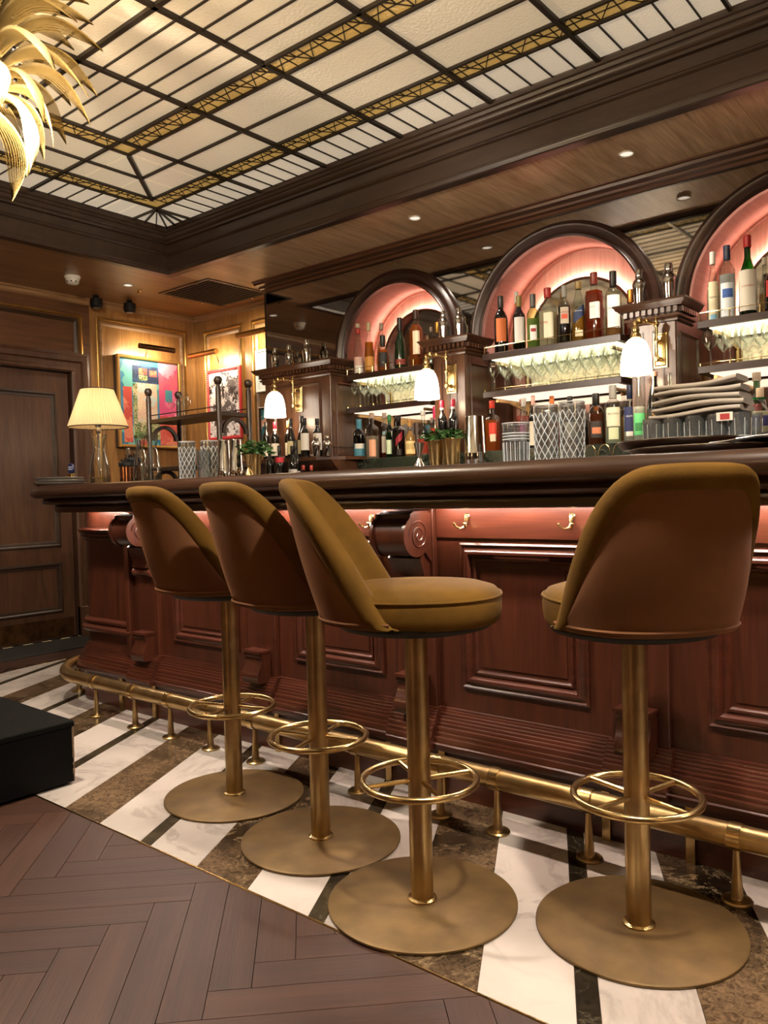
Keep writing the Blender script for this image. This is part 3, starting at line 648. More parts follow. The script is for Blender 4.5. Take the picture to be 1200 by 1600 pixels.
def stool(name, x, y, ang, label):
    t = thing(name, label, 'bar stool', (x, y, 0), ang-PI/2, 'mustard velvet bar stools')
    MB().lathe([(0,0),(.236,0),(.240,.002),(.240,.007),(.236,.010),(0,.010)], 64).build('base_plate', M_BRONZE, t)
    MB().lathe([(.0293,.010),(.038,.010),(.037,.014),(.0296,.017)], 24, caps=False).build('weld_collar', M_BRASS_B, t)
    MB().lathe([(.0292,.010),(.0292,.706)], 28).build('pole', M_BRASS, t)
    fr = MB(); fr.tube([(.145*math.cos(2*PI*i/48), .145*math.sin(2*PI*i/48), .315) for i in range(48)], .0088, 10, closed=True)
    ring_o = fr.build('foot_ring', M_BRASS_B, t)
    for k in range(4):
        a = PI/4*.6+k*PI/2; MB().tube([(.026*math.cos(a), .026*math.sin(a), .315), (.143*math.cos(a), .143*math.sin(a), .315)], .0062, 8).build('spoke', M_BRASS_B, ring_o)
    MB().lathe([(0,.702),(.165,.702),(.188,.708),(.196,.718),(.196,.728),(0,.728)], 40).build('seat_pan', M_BLKPL, t)
    # seat cushion
    def cush(prof):
        m_ = MB(); rows = []
        for r, z in prof:
            row = []
            for i in range(48):
                a = 2*PI*i/48; ca, sa = math.cos(a), math.sin(a); k = 1/((abs(ca)**2.25+abs(sa)**2.25)**(1/2.25))
                row.append((ca*k*r*.196/.21, sa*k*r*(1.0 if sa > 0 else .95), z))
            rows.append(row)
        m_.grid(rows, cv=True); b = len(m_.v); n_ = len(rows); m_.v.append((0,0,prof[-1][1]+.003)); m_.f += [((n_-1)*48+i, (n_-1)*48+(i+1) % 48, b) for i in range(48)]
        return m_
    seat = cush([(.19,.718),(.206,.721),(.213,.729),(.2165,.748),(.2175,.768),(.2155,.784),(.211,.792),(.203,.802),(.17,.812),(.10,.819),(.04,.821)]).build('seat', M_OLIVE, t, ang=60)
    pp = [(p[0], p[1], p[2]) for p in cush([(.2165,.787)]).v[:48]]
    MB().tube(pp, .0035, 6, closed=True).build('piping', M_OLIVE, seat)
    # padded inner back with rolled rim
    TH = .040; rows = []
    for i in range(NS):
        a, z = rim[i]; n = nrm[i]; row = []
        q = Vector((a, z))
        bot = Vector((a*.92, .77)) if z > .80 else Vector((a*.97, min(z, SZ0)))
        p3 = q+n*.045; 
        for f in (1, .8, .6, .4, .2, 0): pt = p3*(1-f)+bot*f; row.append(S3(pt.x, max(pt.y, SZ0-.005), -TH-.004))
        for wv, of in ((.025, -TH-.003), (.010, -TH+.004), (.002, -TH*.72), (0, -TH*.4), (.002, -TH*.1), (.010, .006), (.025, .0105), (.042, .010), (.052, .004), (.054, -.004)):
            pt = q+n*wv; row.append(S3(pt.x, max(pt.y, SZ0-.006), of))
        rows.append(row)
    back = MB().grid(rows).build('backrest', M_OLIVE, t, ang=60)
    rows = []
    for i in range(NS):
        a, z = rim[i]; n = nrm[i]; st = Vector((a, z))+n*.048; bot = Vector((a*.99, SZ0-.004)); row = []
        for f in [k/10 for k in range(11)]:
            pt = st*(1-f)+bot*f; row.append(S3(pt.x, max(pt.y, SZ0-.004), .002+.008*math.sin(PI*min(1, f*1.02))*.8))
        row.append(S3(a*.99, SZ0-.010, -.02)); rows.append(row)
    shell = MB().grid(rows).build('back_shell', M_BROWNV, t, ang=60)
    pl = [S3(AL*(2*i/(NS-1)-1)*.93, SZ0+.006, .0035) for i in range(NS)]
    MB().tube(pl, .0042, 6).build('bottom_piping', M_BROWNV, shell)
    return t
stool('bar_stool', -2.185, 1.783, math.radians(80), 'mustard velvet bar stool farthest along the bar, beside its rounded end')
stool('bar_stool', -1.692, 1.706, math.radians(77), 'mustard velvet bar stool standing second from the far end of the bar')
stool('bar_stool', -1.224, 1.592, math.radians(32), 'mustard velvet bar stool turned side-on so that its seat shows')
stool('bar_stool', -.743, 1.803, math.radians(136), 'mustard velvet bar stool with its tan back towards the viewer, standing alone')

# ================================================================ BACK BAR
YM = 4.087; PF = 3.87; ZCAP = 1.935
bb = thing('back_bar', 'built-in back bar with three lit arches, mirror panels and dentil-capped pillars', 'back bar')
ARCH = [(-3.235, 1.955, .440, .530), (-2.073, 1.935, .497, .580), (-.860, 1.935, .497, .580)]   # centre x, spring z, inner r, outer r
PILB = [(-4.27, -3.634), (-2.79, -2.569), (-1.577, -1.357), (-.363, -.14)]
NICHE = [(-3.634, -2.79), (-2.569, -1.577), (-1.357, -.363)]
# mirror panels above the caps: one pane per bay between arch crowns
XM0, XM1, ZM0, ZM1 = -4.475, .4, 1.90, 2.585
def mirror_pane(xa, xb, arcs):
    """pane from xa to xb with bites cut by the arches"""
    m_ = MB(); xs = []
    n = int((xb-xa)/.012); xs = [xa+(xb-xa)*i/n for i in range(n+1)]
    lo = []
    for x in xs:
        z = ZM0
        for cx, cz, ri, ro in arcs:
            r = (ri+ro)/2
            if abs(x-cx) < r: z = max(z, cz+math.sqrt(r*r-(x-cx)**2))
        lo.append(z)
    m_.grid([[(x, YM, z) for x, z in zip(xs, lo)], [(x, YM, ZM1) for x in xs]])
    return m_.build('mirror_panel', M_MIRROR, bb, smooth=False)
seams = [XM0, ARCH[0][0]+.0, ARCH[1][0], ARCH[2][0], XM1]
for i in range(4): mirror_pane(seams[i]+.0008, seams[i+1]-.0008, ARCH)
box_part('mirror_edge', W_BLACK, bb, XM0-.012, XM0, YM-.004, YB, ZM0, ZM1+.03)
# crown above the mirrors
MB().prism([(XM0-.01, YM-a, b) for a, b in [(-.02,ZC),(.125,ZC),(.125,ZC-.008),(.11,ZC-.012),(.105,ZC-.026),(.06,ZC-.03),(.055,ZC-.042),(.03,ZC-.046),(.02,ZC-.06),(-.02,ZC-.06)]], (4.9, 0, 0)).build('crown_moulding', W_CAB_X, bb)
# arches
for ai, (cx, cz, ri, ro) in enumerate(ARCH):
    N = 48; angs = [PI*i/N for i in range(N+1)]
    prof = [(ri-.004, .0), (ri-.004, -.035), (ri+.006, -.044), (ri+.014, -.040), (ri+.022, -.030), (ri+.030, -.034), (ri+.044, -.048), (ri+.056, -.050), (ri+.066, -.040), (ro-.012, -.036), (ro-.004, -.030), (ro, -.016), (ro, 0)]
    rows = [[(cx+r*math.cos(a), YM+h, cz+r*math.sin(a)) for a in angs] for r, h in prof]
    rows2 = [[(cx+r, YM+h, ZCAP-.01) for r, h in prof], [(cx+r, YM+h, cz) for r, h in prof]]
    MB().grid(rows).build('arch_moulding', W_ARCH, bb)
    ridge = MB().grid([[(cx+(ri+.001)*math.cos(a), YM-.03+.35*k, cz+(ri+.001)*math.sin(a)) for a in angs] for k in (0, .25, .5, .75, 1.0)])
    ridge.build('barrel_vault', W_BARREL, bb)
    x0, x1 = NICHE[ai]
    # niche back wall: half-round of vertical veneer over a square lower part
    wb = MB(); xs = [x0+(x1-x0)*i/40 for i in range(41)]
    tops = [cz+math.sqrt(max(0, (ri+.004)**2-(x-cx)**2)) if abs(x-cx) < ri+.004 else cz for x in xs]
    wb.grid([[(x, YB-.004, 1.2) for x in xs], [(x, YB-.004, t_) for x, t_ in zip(xs, tops)]]); wb.build('niche_back', W_NICHE, bb, smooth=False)
    for xx, s_ in ((x0, 1), (x1, -1)):
        box_part('niche_cheek', W_CAB_Z, bb, min(xx, xx+s_*.004), max(xx, xx+s_*.004), PF+.01, YB, 1.0, cz)
    # backlit mirror standing off the wall
    mr = .335 if ai else .325
    pts = [(cx+mr*math.cos(a), cz-.01+mr*math.sin(a)) for a in [PI*i/36 for i in range(37)]]+[(cx-mr, 1.27), (cx+mr, 1.27)]
    im = MB().prism([(x, YB-.052, z) for x, z in pts], (0, .010, 0)).build('backlit_mirror', M_MIRROR2, bb, smooth=False)
    MB().tube([(x, YB-.050, z) for x, z in pts[:37]], .009, 8).build('mirror_rim', W_CAB_X, im)
    hal = MB(); AN = [PI*i/32 for i in range(33)]
    hal.grid([[(cx+r_*math.cos(a_), YB-.030, cz-.01+r_*math.sin(a_)) for a_ in AN] for r_ in (mr-.040, mr-.008)]); hal.build('led_halo', M_NICHEL, im, smooth=False)
    box_part('onyx_panel', M_ONYX, bb, cx-mr+.012, cx+mr-.012, YB-.062, YB-.053, 1.622, 1.783)
    # stone-fronted bottle step
    box_part('bottle_step', M_STONE, bb, x0+.004, x1-.004, 3.845, YB-.06, 1.0, 1.2645, bev=.003)
    # two shelves with glowing undersides
    sx0, sx1 = x0+.08, x1-.08
    for zt, nm, lm in ((1.825, 'upper', M_SHELFL), (1.610, 'lower', M_SHELFP)):
        sh = MB().bbox(sx0, sx1, 3.93, YB-.10, zt-.034, zt, b=.003).build('shelf', W_ARCH, bb, smooth=False)
        box_part('light_panel', lm, sh, sx0+.05, sx1-.03, 3.955, YB-.13, zt-.0375, zt-.034)
        rl = MB(); zr = zt+(.038 if nm == 'upper' else .012)
        rl.tube([(sx0+.01, 3.937, zr), (sx1-.01, 3.937, zr)], .0022, 6)
        k = 6
        for i in range(k+1): xx = sx0+.012+(sx1-sx0-.024)*i/k; rl.tube([(xx, 3.937, zt-.002), (xx, 3.937, zr)], .003, 6)
        rl.build('gallery_rail', M_BRASS_B, sh)
        for xx in (sx0+.07, sx1-.07):
            br = MB(); br.box(xx-.008, xx+.008, 3.97, YB-.06, zt-.062, zt-.046)
            br.prism([(xx-.006, 4.0, zt-.046), (xx-.006, YB-.08, zt-.046), (xx-.006, YB-.08, zt-.10)], (.012, 0, 0)); br.build('bracket', M_BRASS, sh, smooth=False)
    for xx in (sx0+.07, sx1-.07): MB().lathe([(.012, 1.265), (.012, 1.79)], 12, (xx, YB-.075, 0)).build('shelf_post', M_BRASS, bb)
# pillars with panels, caps and dentils
den = None
for pi_, (x0, x1) in enumerate(PILB):
    box_part('pillar', W_CAB_Z, bb, x0, x1, PF, YB, 0, ZCAP-.10, bev=.003)
    if x1-x0 > .4:
        MB().frame((0,PF,0), UX, V, NY, x0+.09, x1-.09, 1.30, 1.80, [(0,0),(0,.008),(.008,.012),(.016,.004),(.02,0)]).build('panel_moulding', W_CAB_X, bb)
    else:
        for k in range(3): xx = x0+.06+(x1-x0-.12)*k/2; box_part('fluting', W_ARCH, bb, xx-.004, xx+.004, PF-.003, PF, 1.30, 1.80)
    # side panel of the right-hand cheek
    MB().frame((x1+.004,0,0), U, V, NX, PF+.045, PF+.30, 1.30, 1.79, [(0,0),(0,.005),(.006,.009),(.014,.003),(.018,0)]).build('panel_moulding', W_CAB_Y, bb)
    MB().prism([(x1, PF-.004, z) for z in (1.36, 1.37)]+[(x1, YB, 1.37), (x1, YB, 1.36)], (.012, 0, 0)).build('cheek_bead', W_CAB_Y, bb)
    # cap
    cap_prof = [(0, ZCAP-.102), (.012, ZCAP-.100), (.016, ZCAP-.092), (.014, ZCAP-.084), (.026, ZCAP-.080), (.028, ZCAP-.070), (.018, ZCAP-.066), (.018, ZCAP-.036), (.044, ZCAP-.034), (.048, ZCAP-.028), (.058, ZCAP-.022), (.062, ZCAP-.012), (.068, ZCAP-.008), (.070, ZCAP)]
    m = MB(); rows = [[(x0-o, YM+.002, z), (x0-o, PF-o, z), (x1+o, PF-o, z), (x1+o, YM+.002, z)] for o, z in cap_prof]
    m.grid(rows); m.f.append(tuple(len(m.v)-4+i for i in range(4))); cap = m.build('cap', W_CAB_X, bb)
    n = int((x1-x0+.06)/.031)
    spots = [((x0-.028+(x1-x0+.056)*(i+.5)/n), PF-.029, 0) for i in range(n)]+[(x1+.029, PF-.018+.030*(i+.5), PI/2) for i in range(7)]
    for (dx, dy, rz) in spots:
        if den is None:
            d_o = MB().box(-.009, .009, -.011, .012, -.012, .013).build('dentil', W_CAB_X, cap, smooth=False); den = d_o.data
        else:
            d_o = bpy.data.objects.new('dentil', den); COL.objects.link(d_o); d_o.parent = cap
        d_o.location = (dx, dy, ZCAP-.050); d_o.rotation_euler = (0, 0, rz)
# ledges in front of the wide pillar and the low counter behind the bar
ml = MB(); ml.prism([(x, y, 1.262) for x, y in [(-4.26,PF),(-4.26,3.56),(-3.72,3.56),(-3.52,3.60),(-3.38,3.72),(-3.34,PF)]], (0, 0, .022)); ml.build('bottle_ledge', W_CAB_X, bb, smooth=False)
MB().prism([(-4.24, PF, 1.262), (-4.24, 3.60, 1.262), (-4.24, 3.66, 1.20), (-4.24, PF, 1.0)], (.85, 0, 0)).build('ledge_front', W_CAB_X, bb, smooth=False)
for x0, x1 in PILB[1:]: box_part('bottle_step', M_STONE, bb, x0-.003, x1+.003, 3.715, PF, 1.0, 1.2645, bev=.003)
box_part('back_counter', W_DK_X, bb, -4.27, .2, 3.30, PF, .0, 1.045)

# ---------------------------------------------------------------- sconces
def sconce(x, label):
    t = thing('wall_sconce', label, 'wall lamp', (x, PF, 1.70), 0, 'brass swing-arm sconces on the pillars')
    MB().bbox(-.036, .036, -.010, 0, -.085, .085, b=.003).build('back_plate', M_BRASS_B, t, smooth=False)
    MB().frame((0,-.010,0), UX, V, NY, -.028, .028, -.077, .077, [(0,0),(.003,.003),(.006,0)]).build('plate_bead', M_BRASS_B, t)
    for z in (.038, -.045):
        MB().lathe([(0,0),(.010,0),(.012,-.006),(.008,-.012),(.006,-.03),(.012,-.036),(.014,-.046),(.010,-.056),(0,-.058)], 16, (0,-.008,z), axis='Y').build('stud', M_BRASS_B, t)
    MB().lathe([(.004,-.062),(.011,-.058),(.013,-.045),(.010,-.034),(.0072,-.03),(.0072,.025),(.011,.03),(.013,.038),(.011,.046),(.0072,.05),(.0072,.105),(.012,.11),(.014,.12),(.011,.131),(.006,.136),(.005,.142),(.008,.148),(.006,.156),(0,.158)], 18, (0,-.055,0)).build('upright', M_BRASS_B, t)
    MB().tube([(0,-.055,.122),(-.02,-.095,.126),(-.045,-.15,.128)], .0058, 10).build('arm', M_BRASS_B, t)
    MB().lathe([(0,-.018),(.012,-.016),(.017,-.004),(.014,.010),(.006,.016),(0,.018)], 18, (-.045,-.15,.128)).build('knuckle', M_BRASS_B, t)
    MB().lathe([(0,-.012),(.009,-.010),(.012,0),(.009,.010),(0,.012)], 16, (-.022,-.12,.128)).build('knuckle', M_BRASS_B, t)
    gx, gy = -.055, -.175
    MB().lathe([(.008,.125),(.012,.118),(.010,.104),(.016,.096),(.020,.08),(.017,.068),(.024,.062),(.026,.046),(.022,.04)], 20, (gx, gy, .0)).build('lamp_holder', M_BRASS_B, t)
    MB().tube([(-.045,-.15,.128),(gx, gy, .122)], .006, 8).build('elbow', M_BRASS_B, t)
    MB().lathe([(.020,.042),(.034,.036),(.050,.018),(.060,-.008),(.067,-.042),(.0705,-.08),(.072,-.118),(.0725,-.126),(.070,-.127),(.066,-.08),(.056,-.012),(.03,.030),(.012,.036)], 32, (gx, gy, 0), caps=False).build('glass_shade', M_SHADE, t)
    point_light('sconce_bulb', (x+gx, PF+gy, 1.70-.15), 1.5, (1, .8, .55), .03).parent = None
    return t
sconce(-3.93, 'swing-arm brass sconce with opal shade on the wide pillar above the wine bottles')
sconce(-2.66, 'swing-arm brass sconce with opal shade on the pillar between the two whole arches')
sconce(-1.43, 'swing-arm brass sconce with opal shade above the pile of grey napkins')

# ================================================================ BOTTLES, GLASSES AND BAR WARE
GM = {}
def glass_of(col):
    if col not in GM:
        base = {'clear': ('eef2ee', '8f9a94'), 'green': ('3c8a45', '123c18'), 'olive': ('6b6a1f', '2b2a0a'), 'blue': ('2f4f66', '0c1a26'), 'palegreen': ('cfe0b8', '6f8458')}[col]
        GM[col] = thin_glass('bottle_glass_'+col, base[0], base[1], .6)
    return GM[col]
M_DARKB = plain('dark_bottle_glass', '0d0b09', .07, 0, coat=.6); M_GREENB = plain('deep_green_bottle', '0f1f10', .07, coat=.6)
LQ = {}
def liquid(col):
    if col not in LQ: LQ[col] = thin_glass('liquid_'+col, col, col, .15, body=.55, bodycol=col, base_refl=.02)
    return LQ[col]
SM = {}
def solid(col, rough=.45, metal=0):
    k = (col, rough, metal)
    if k not in SM: SM[k] = plain('paint_%s_%d' % (col, int(rough*100)+int(metal*1000)), col, rough, metal)
    return SM[k]
SHAPES = {   # (radius fraction, height fraction) of the glass
 'wine':   [(.55,0),(.97,.008),(1,.03),(1,.60),(.93,.66),(.70,.72),(.44,.76),(.38,.80),(.36,.97),(.40,.972),(.40,.995),(.34,1)],
 'burg':   [(.55,0),(.97,.008),(1,.03),(1,.48),(.90,.57),(.66,.67),(.46,.75),(.38,.82),(.36,.97),(.40,.972),(.40,.995),(.34,1)],
 'round':  [(.6,0),(.97,.01),(1,.03),(1,.60),(.96,.66),(.80,.72),(.52,.765),(.36,.79),(.33,.82),(.33,.97),(.40,.975),(.40,.995),(.3,1)],
 'square': [(.7,0),(.98,.01),(1,.03),(1,.64),(.94,.69),(.62,.735),(.40,.76),(.36,.79),(.36,.97),(.42,.975),(.42,.995),(.3,1)],
 'slope':  [(.6,0),(.97,.01),(1,.03),(1,.45),(.84,.60),(.60,.73),(.40,.82),(.36,.86),(.36,.97),(.42,.975),(.42,.995),(.3,1)],
 'cognac': [(.6,0),(.97,.01),(1,.04),(1,.40),(.95,.50),(.74,.60),(.46,.69),(.36,.74),(.34,.97),(.40,.975),(.40,.995),(.3,1)],
 'flask':  [(.5,0),(.85,.02),(1,.12),(1.04,.28),(1,.44),(.84,.56),(.50,.64),(.32,.68),(.32,.95),(.38,.96),(.38,.99),(.3,1)],
 'deca':   [(.7,0),(1,.02),(1,.36),(.8,.44),(.42,.54),(.30,.62),(.30,.72),(.42,.735),(.42,.75),(.3,.76)],
 'tall':   [(.7,0),(.98,.008),(1,.03),(1,.40),(.88,.52),(.60,.64),(.42,.74),(.36,.82),(.34,.97),(.42,.975),(.42,.995),(.3,1)],
}
TXT = {}
def lettering(parent, s, size, R, ang, z, col, wrap=True):
    cu = bpy.data.curves.new('lettering', 'FONT'); cu.body = s; cu.size = size; cu.align_x = 'CENTER'; cu.align_y = 'CENTER'; cu.resolution_u = 2
    o = bpy.data.objects.new('tmp_text', cu); COL.objects.link(o)
    dg = bpy.context.evaluated_depsgraph_get(); me = bpy.data.meshes.new_from_object(o.evaluated_get(dg)); bpy.data.objects.remove(o); bpy.data.curves.remove(cu)
    for v in me.vertices:
        if wrap: a = ang+v.co.x/R; v.co = (R*math.cos(a), R*math.sin(a), z+v.co.y)
        else: v.co = (R*math.cos(ang)-v.co.x*math.sin(ang), R*math.sin(ang)+v.co.x*math.cos(ang), z+v.co.y)
    me.materials.clear(); me.materials.append(solid(col)); 
    t = bpy.data.objects.new('lettering', me); COL.objects.link(t); t.parent = parent; return t
def label_patch(R, ang, half, z0, z1, sq=0, n=14, tilt=0.0):
    m = MB(); rows = []
    for zz in (z0, z1):
        row = []
        for i in range(n+1):
            a = ang-half+2*half*i/n; ca, sa = math.cos(a), math.sin(a); k = 1/((abs(ca)**sq+abs(sa)**sq)**(1/sq)) if sq else 1
            row.append((R*k*ca, R*k*sa, zz+tilt*(i/n-.5)))
        rows.append(row)
    m.grid(rows); return m
def bottle(x, y, z, H, R, shape, label, glass='clear', liq=None, fill=.6, cap='222222', caph=.16, lab=None, labz=(.12, .46), labw=1.1, text=None, tcol='222222', tsize=.011, neck=None, group=None, name='spirit_bottle', lab2=None, tilt=0, capmetal=0, back=False):
    t = thing(name, label, 'bottle', (x, y, z), 0, group)
    sq = 6 if shape == 'square' else 0
    prof = [(a*R, b*H*.985) for a, b in SHAPES[shape]]
    gm = M_DARKB if glass == 'dark' else M_GREENB if glass == 'deepgreen' else glass_of(glass)
    MB().lathe(prof, 24, sq=sq, caps=True).build('glass_body', gm, t)
    if liq and glass not in ('dark', 'deepgreen'):
        lp = [(a*R*.93, max(.006, b*H*.985)) for a, b in SHAPES[shape] if b <= fill]
        if lp: lp.append((lp[-1][0], fill*H)); MB().lathe(lp, 20, sq=sq).build('liquid', liquid(liq), t)
    nr = SHAPES[shape][-2][0]*R
    if cap:
        MB().lathe([(nr*1.06, H*(1-caph)), (nr*1.12, H*(1-caph)+.002), (nr*1.12, H-.002), (nr*.98, H)], 16).build('cap', solid(cap, .35, capmetal), t)
    ang = math.atan2(-y-.4, -x-.25)+.10
    if lab:
        k = 1.015
        lo = label_patch(R*k, ang, labw, H*labz[0], H*labz[1], sq, tilt=tilt*H).build('paper_label', solid(lab, .6), t)
        zc = H*(labz[0]+labz[1])/2
        if text and not sq: lettering(lo, text, tsize, R*k+.0006, ang, zc+H*.05, tcol)
        elif text:
            lettering(lo, text, tsize, R*k/max(abs(math.cos(ang)), abs(math.sin(ang)))*.999+.001, -PI/2 if abs(math.sin(ang)) > abs(math.cos(ang)) else 0, zc+H*.05, tcol, wrap=False)
    if lab2: label_patch(R*1.02, ang, labw*.7, H*lab2[1], H*lab2[2], sq).build('label_band', solid(lab2[0], .6), t)
    if neck:
        zz = [b for a, b in SHAPES[shape]]; MB().lathe([(nr*1.02, H*neck[1]), (nr*1.06, H*neck[1]+.001), (nr*1.06, H*neck[2])], 14).build('neck_band', solid(neck[0], .5), t)
    return t
ZT, ZL = 1.825, 1.2645
G1, G2, G3 = 'bottles on the top shelf of the small arch', 'bottles on the top shelf of the middle arch', 'bottles on the top shelf of the cut-off arch'
B = bottle
# top shelf, small arch
B(-3.519,4.03,ZT,.351,.034,'tall','slim clear bottle with pinkish label and red neck, first on the small arch shelf','clear',cap='b9a58c',caph=.08,lab='d8b0a0',labz=(.06,.36),lab2=('efe9dd',.06,.2),neck=('a8322a',.80,.9),group=G1)
B(-3.425,4.03,ZT,.345,.033,'tall','slim bottle of golden spirit with amber label on the small arch shelf','clear','d18a26',.62,cap='cdb58a',caph=.16,lab='c58a3a',labz=(.08,.34),group=G1)
B(-3.440,4.18,ZT,.365,.032,'round','tall clear bottle standing behind the round black-seal flask','clear','e9d6b4',.5,cap='b0a090',caph=.12,group=G1)
B(-3.300,4.02,ZT,.241,.040,'flask','squat orange flask with a round black seal on its front','clear','d9762a',.6,cap='17130f',caph=.30,lab='12100e',labz=(.14,.52),labw=.75,group=G1)
B(-3.165,4.03,ZT,.334,.037,'cognac','dark green cognac bottle with gold seal and red label strip','deepgreen',cap='14110e',caph=.26,lab='7d2a20',labz=(.10,.20),labw=.9,group=G1)
B(-3.036,4.03,ZT,.364,.036,'square','square bottle of amber whisky with cream label and black cap','clear','c0642a',.74,cap='2a1a14',caph=.17,lab='d9bfa0',labz=(.22,.62),labw=.62,group=G1)
B(-2.985,4.12,ZT,.261,.02,'tall','thin clear bottle behind the amber whisky beside the shaker','clear','b9bfb0',.4,cap='6a5a4a',caph=.12,group=G1)
B(-2.905,4.08,ZT,.272,.036,'deca','ruby cut-glass decanter with a gold stopper behind the shaker','clear','8c2c1c',.42,cap='c39a4c',caph=.24,capmetal=1,group=G1)
# top shelf, middle arch
B(-2.400,4.0,ZT,.331,.039,'wine','black wine-shaped bottle with an orange label','dark',cap='2a2522',caph=.20,lab='d8743a',labz=(.20,.60),labw=.8,group=G2,neck=('8a8580',.86,.9))
B(-2.411,4.2,ZT,.393,.028,'tall','tall yellowish bottle with a white cap behind the olive bottle','clear','d8b24a',.6,cap='f2efe8',caph=.17,group=G2)
B(-2.281,4.0,ZT,.311,.035,'wine','olive green bottle with a large white label','olive','5a5a18',.6,cap='8a7a3c',caph=.20,lab='e4ddd2',labz=(.16,.60),labw=.9,group=G2,name='vermouth_bottle')
B(-2.193,4.0,ZT,.305,.036,'wine','pale green glass bottle with a small white and red label','palegreen','c9d8a0',.55,cap='5a5854',caph=.24,lab='efece4',labz=(.14,.42),labw=.55,lab2=('9c2a2a',.30,.36),group=G2)
B(-2.101,4.0,ZT,.323,.042,'square','square clear bottle with cream label and red cap','clear','f0e6c8',.6,cap='a8322c',caph=.17,lab='eadfbe',labz=(.12,.56),labw=.6,text='BITTER',tcol='a8402c',tsize=.015,group=G2)
B(-2.085,4.14,ZT,.322,.024,'tall','thin pale yellow bottle behind the square cream-labelled one','clear','e8d890',.6,cap='d8b060',caph=.12,group=G2)
B(-2.002,4.0,ZT,.317,.034,'round','dark amaro bottle with a grey cap and a diamond label','clear','1c1210',.64,cap='8a867c',caph=.20,lab='b8aa94',labz=(.34,.62),labw=.7,text='AVERNA',tcol='a8281c',tsize=.014,group=G2,lab2=('c8543a',.42,.5))
B(-1.919,4.0,ZT,.324,.038,'slope','sloping clear whisky bottle with a slanted navy label','clear','c8922c',.50,cap='8a7340',caph=.13,lab='1d2c4c',labz=(.36,.54),labw=.8,text='Blue Label',tcol='d8d4c4',tsize=.010,tilt=.14,lab2=('d8c9a0',.08,.18),group=G2)
B(-1.829,4.0,ZT,.354,.041,'square','dark amber single malt bottle with a white label','clear','a03a18',.72,cap='6b2a1e',caph=.18,lab='e6dfd2',labz=(.30,.54),labw=.62,text='MACALLAN',tcol='3a302a',tsize=.0095,group=G2)
B(-1.723,4.0,ZT,.340,.041,'round','pale single malt bottle with tall white label and black cap','clear','d8a060',.30,cap='17130f',caph=.24,lab='eee8de',labz=(.12,.62),labw=.85,text='MACALLAN',tcol='3a302a',tsize=.011,group=G2)
B(-1.655,4.06,ZT,.243,.036,'deca','amber decanter with a copper stopper tucked beside the pillar cap','clear','8c3018',.40,cap='c58a44',caph=.28,capmetal=1,group=G2)
# top shelf, cut-off arch
B(-1.221,4.0,ZT,.333,.028,'tall','slim clear bottle with a white cap and upright lettering','clear','f0ead0',.5,cap='ece6dc',caph=.18,lab='e9dcb8',labz=(.02,.56),labw=.8,lab2=('7fb4d0',.02,.09),text='Sagatiba',tcol='2a2420',tsize=.012,group=G3)
B(-1.155,4.0,ZT,.350,.036,'round','frosted vodka bottle with a blue mountain picture','clear','dde4e6',.6,cap='20304c',caph=.20,lab='dfe6ea',labz=(.03,.48),labw=.95,lab2=('3a5fa8',.28,.40),text='GREY GOOSE',tcol='24407c',tsize=.010,group=G3)
B(-1.063,4.0,ZT,.377,.039,'cognac','green-necked bottle with red cap and tall cream label','green','3c7a34',.5,cap='a81f24',caph=.15,lab='d8d2c2',labz=(.06,.56),labw=1.2,text='LUXARDO',tcol='a8281c',tsize=.013,group=G3)
B(-1.020,4.12,ZT,.290,.024,'tall','thin clear bottle behind the green-necked one','clear','e8c890',.4,cap='c8c0b0',caph=.12,group=G3)
B(-.955,4.0,ZT,.235,.036,'round','black bottle with a red label at the picture edge','dark',cap='15110e',caph=.2,lab='b0261e',labz=(.3,.62),labw=.9,group=G3)
# bottle step, small arch
G4, G5, G6 = 'bottles on the stone step of the small arch', 'bottles on the stone step of the middle arch', 'bottles on the stone step of the cut-off arch'
B(-3.480,3.97,ZL,.270,.040,'round','navy whisky bottle with a turquoise cap and label','blue','16303c',.6,cap='4e93a8',caph=.28,lab='3f7f92',labz=(.03,.40),lab2=('dcd8cc',.28,.40),group=G4)
B(-3.368,3.97,ZL,.303,.036,'square','clear gin bottle with a wide pink-orange label','clear','d8c8b8',.5,cap='c0a898',caph=.12,lab='f0b08c',labz=(.06,.42),labw=.62,group=G4)
B(-3.352,4.08,ZL,.318,.034,'round','whisky bottle with a white label and red liquid behind the pink-labelled gin','clear','8c1f18',.5,cap='cfc4b4',caph=.14,lab='e4dccb',labz=(.14,.48),labw=.7,lab2=('8fb0b4',.5,.58),group=G4)
B(-3.221,3.97,ZL,.278,.027,'wine','bright green bottle with a pale green label','green','2f9a4a',.6,cap='1f7a38',caph=.16,lab='cfe0b8',labz=(.10,.42),labw=1.0,group=G4)
B(-3.148,3.97,ZL,.266,.036,'square','black whisky bottle with a slanted red label','dark',cap='1a1412',caph=.14,lab='8c1f2c',labz=(.36,.54),labw=.6,tilt=.2,lab2=('2a2220',.06,.2),group=G4)
B(-3.057,3.97,ZL,.237,.037,'flask','tan embossed bottle with a parchment label','clear','d8a860',.7,cap='b88a4c',caph=.2,lab='e0bf84',labz=(.08,.42),labw=.9,group=G4)
B(-2.953,3.97,ZL,.280,.038,'flask','clear round bottle of pink liqueur with a ring stopper','clear','e0705c',.38,cap='d8d4cc',caph=.1,group=G4)
B(-2.858,3.97,ZL,.299,.034,'slope','coral liqueur bottle with a bright pink cap','clear','e8604c',.55,cap='c8205c',caph=.26,neck=('141010',.66,.73),group=G4)
B(-2.680,3.79,ZL,.305,.031,'wine','dark wine bottle with a red cap in front of the pillar, first of two','dark',cap='b8203c',caph=.14,neck=('d8d0c4',.82,.86),group='red-capped wine bottles by the pillar',name='wine_bottle')
